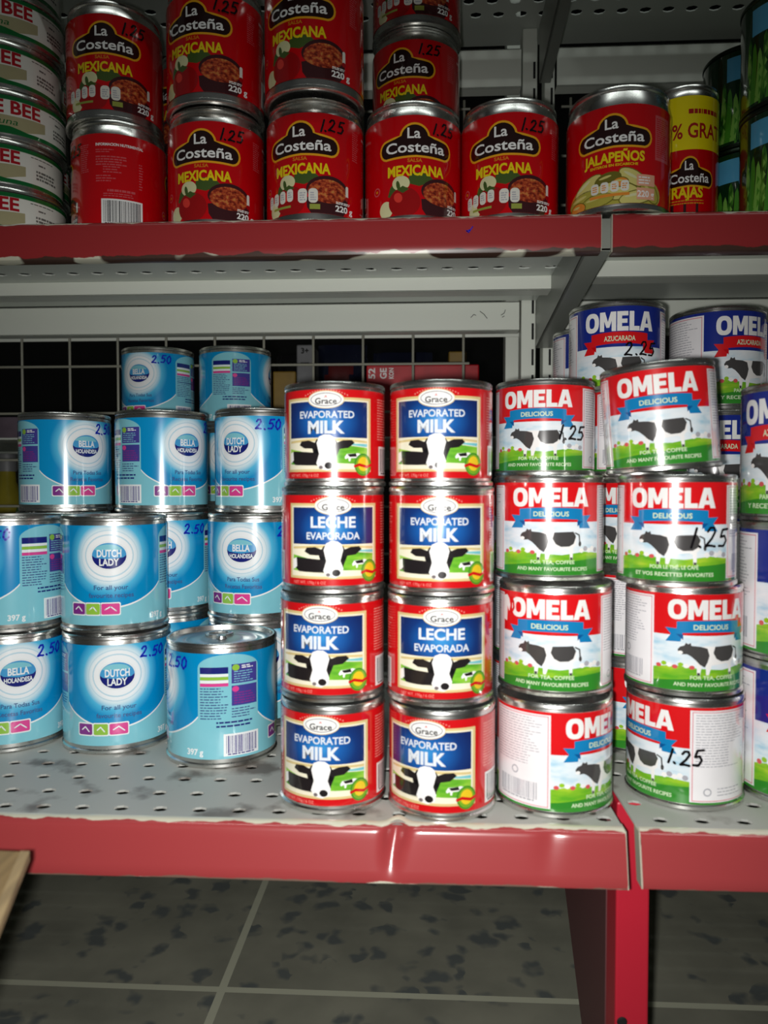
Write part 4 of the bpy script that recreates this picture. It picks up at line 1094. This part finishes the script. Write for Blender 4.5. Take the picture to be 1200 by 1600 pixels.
# --- blue sweetened condensed milk
G = 'blue topped sweetened milk cans'
LV = ('bottom', 'second from bottom', 'third from bottom', 'top')
for nm, x, y, angs, pr in (('left', .1477, .6050, (60, 20, 100, 4), ('2.25', 10, 33, 9, BK)), ('middle', .2310, .6250, (70, 95, 8, 41), None), ('right', .3090, .6420, (50, 15, -30, 75), None),
                           ('rearmost left', .1500, .6960, (70, 60, 80, 15), None)):
    for k in range(4): put('blue', x, y, LO_Z + h * k, angs[k], 'blue topped sweetened milk can, %s of the %s back stack' % (LV[k], nm), G, pr if k == 3 else None)
for k, (x, y, a) in enumerate(((.2195, .452, 13), (.2205, .4545, 13), (.2225, .4600, -20))):
    put('blue', x, y, LO_Z + h * k, a, 'blue topped sweetened milk can, %s of the front right stack' % ('bottom', 'middle', 'top')[k], G)

# ------------------------------------------------------------------ goods on the far side, seen through the grid
def goods_box(name, label, x0, x1, y0, y1, z0, z1, mat, cat='box', marks=()):
    t = thing(name, label, cat, ((x0 + x1) / 2, (y0 + y1) / 2, z0))
    a, c, H = (x1 - x0) / 2, (y1 - y0) / 2, z1 - z0
    bm = bmesh.new(); add_box(bm, -a, a, -c, c, 0, H); bm_obj('carton', bm, mat, t, False, 0.0015)
    if marks:
        s = Sheet(2)
        for m in marks: s.text(m[0], m[1], m[2], m[3], m[4], 1, m[5] if len(m) > 5 else None, 0.03, m[6] if len(m) > 6 else 0)
        bm = bmesh.new()
        for pts, k, ly in s.tris:
            bm.faces.new([bm.verts.new((p[0] / 1000, -c - 0.0003, p[1] / 1000)) for p in pts]).material_index = k
        bm_obj('printing', bm, s.mats, t)
    return t
FZ = 0.475
bm = bmesh.new(); add_box(bm, -0.72, 0.86, 0.850, 1.16, FZ - 0.002, FZ); add_box(bm, -0.72, 0.86, 1.158, 1.16, FZ - 0.03, FZ)
o = bm_obj('far_side_shelf', bm, 'shelf_grey'); tag(o, 'dim grey shelf of the far aisle behind the wire grid', 'shelf')
bm = bmesh.new(); add_box(bm, -0.72, 0.86, 0.850, 1.16, 0.243, 0.245); add_box(bm, -0.72, 0.86, 1.158, 1.16, 0.21, 0.245)
o = bm_obj('far_side_shelf', bm, 'shelf_grey'); tag(o, 'lower dim grey shelf of the far aisle, behind the milk cans', 'shelf')
bm = bmesh.new(); add_box(bm, -0.72, 0.86, 0.836, 0.838, 0.5805, 0.6035); add_box(bm, -0.72, 0.86, 0.836, 0.852, 0.602, 0.6035)
o = bm_obj('back_rail', bm, 'post_grey'); tag(o, 'dim grey rail of the far aisle seen just under the wide rail', 'rail', 'back rails behind the shelves')
for xx in (-0.715, 0.0955, 0.850):
    bm = bmesh.new(); add_box(bm, -0.007, 0.007, -0.012, 0.012, 0.2455 if abs(xx) < 0.2 else 0, 1.15)
    o = bm_obj('upright_post', bm, 'post_grey'); o.location = (xx, 0.848 + 0.015, 0)
    tag(o, 'pale post of the far aisle rack, %s' % {-0.715: 'at the left end', 0.0955: 'behind the middle posts', 0.850: 'at the right end'}[xx], 'post')
goods_box('carton_box', 'red carton with white letters lying behind the wire grid', -.0655, .0610, .868, .93, FZ, .5565, 'box_red', 'box', (('52', -57, 72, 7, 'white', 12, PI / 2), ('GE', -44, 72, 7, 'white', 12, PI / 2), ('KON', -35, 72, 5, 'white', 12, PI / 2)))
goods_box('carton_box', 'grey carton marked 3+ behind the wire grid', -.1500, -.1300, .90, .96, FZ, .586, 'box_grey', 'box', (('3+', 0, 104, 6, 'black', 9), ('_', 0, 93, 5, 'black', 10)))
goods_box('carton_box', 'dull yellow carton behind the right back blue can', -.1790, -.1520, .905, .96, FZ, .556, 'box_yellow')
goods_box('carton_box', 'dark maroon carton deep behind the grid above the blue cans', -.275, -.195, .93, 1.0, FZ, .572, 'box_maroon')
goods_box('carton_box', 'small mauve crate at left edge behind the grid', -.530, -.455, .885, .95, FZ, .502, 'box_mauve')
goods_box('carton_box', 'olive carton deep behind the grid right of the red carton', .030, .052, .965, 1.02, FZ, .588, 'box_yellow')
def bag(label, x0, x1, y, z, H, mat, band, seed):
    t = thing('snack_bag', label, 'bag', ((x0 + x1) / 2, y, z)); a = (x1 - x0) / 2; rn = random.Random(seed)
    bm = bmesh.new(); n, mrows = 12, 9; F, Bk = [], []
    for j in range(mrows + 1):
        v = j / mrows; rf, rb = [], []
        for i in range(n + 1):
            u = i / n * 2 - 1; d = 0.026 * (1 - u ** 4) * math.sin(PI * min(max(v, 0.02), 0.98)) ** 0.5 + rn.uniform(-.0016, .0016)
            rf.append(bm.verts.new((u * a, -d, v * H))); rb.append(bm.verts.new((u * a, d, v * H)))
        F.append(rf); Bk.append(rb)
    for j in range(mrows):
        for i in range(n):
            bm.faces.new((F[j][i], F[j][i + 1], F[j + 1][i + 1], F[j + 1][i])).material_index = 1 if (j in (5, 6) and 2 < i + j % 2 < 9) else 0
            bm.faces.new((Bk[j][i + 1], Bk[j][i], Bk[j + 1][i], Bk[j + 1][i + 1]))
    for j in range(mrows):
        for i in (0, n):
            q = (F[j][i], F[j + 1][i], Bk[j + 1][i], Bk[j][i]); bm.faces.new(q if i == 0 else q[::-1])
    for i in range(n):
        bm.faces.new((F[0][i + 1], F[0][i], Bk[0][i], Bk[0][i + 1])); bm.faces.new((F[mrows][i], F[mrows][i + 1], Bk[mrows][i + 1], Bk[mrows][i]))
    bm_obj('pouch', bm, [mat, band], t, True)
bag('dark glossy bag with a pale band behind the left red milk stack', -.1260, -.0680, .915, FZ, .112, 'box_navy', 'box_maroon', 1)
bag('dark navy glossy bag behind the gap of the red milk stacks', -.0640, .0100, .970, FZ, .112, 'box_navy', 'box_white', 2)
bag('black glossy bag beside the grey 3+ carton behind the grid', -.1900, -.1520, .985, FZ, .112, 'box_black', 'box_white', 3)
def bottle(label, x, y, z, r, H, mat):
    t = thing('bottle', label, 'bottle', (x, y, z), 0, 'bottles behind the wire grid')
    bm = bmesh.new(); add_lathe(bm, [(0, 0), (r * .9, 0), (r, .004), (r, H * .58), (r * .9, H * .68), (r * .4, H * .84), (r * .36, H * .93), (0, H * .93)], 32); bm_obj('glass_body', bm, mat, t, True)
    bm = bmesh.new(); add_lathe(bm, [(0, H), (r * .42, H), (r * .44, H * .985), (r * .44, H * .90), (0, H * .90)], 24); bm_obj('cap', bm, 'box_grey', t, True)
bottle('green bottle at left edge behind the wire grid', -.468, .900, .245, .026, .205, 'bottle_green')
bottle('yellowish oil bottle behind the grid beside the green bottle', -.515, .925, .245, .026, .215, 'bottle_oil')
bottle('oil bottle deep behind the grid, left of the leftmost blue can', -.425, .925, .245, .024, .21, 'bottle_oil')

# pen tick on the upper left lip
s = Sheet(1); s.stroke([(0, 0), (1.6, -1.4), (4.4, 2.6)], 0.7, 'marker_blue', 1); s.stroke([(0.4, -0.6), (2.2, 0.4)], 0.8, 'marker_blue', 1)
bm = bmesh.new()
for pts, k, ly in s.tris: bm.faces.new([bm.verts.new((p[0] / 1000, 0, p[1] / 1000)) for p in pts])
shelf0 = [o for o in COL.objects if o.name == 'metal_shelf'][0]
o = bm_obj('pen_mark', bm, 'marker_blue', shelf0); o.location = (0.0285, -0.0006, -0.0095)

# dark scuffs near the right end of the wide back rail
s = Sheet(1)
for st in ([(0, 0), (3, 3), (5, 2)], [(9, 6), (13, 3), (16, -1)], [(30, 2), (33, 4), (34, 7)], [(33, 1), (31, 0)]): s.stroke(st, 0.6, 'hole_dark', 1)
bm = bmesh.new()
for pts, k, ly in s.tris: bm.faces.new([bm.verts.new((p[0] / 1000, 0, p[1] / 1000)) for p in pts])
rail0 = [o for o in COL.objects if o.get('label', '').startswith('wide grey back rail')][0]
o = bm_obj('scuff_mark', bm, 'hole_dark', rail0); o.location = (0.046, -0.0004, 0.588)
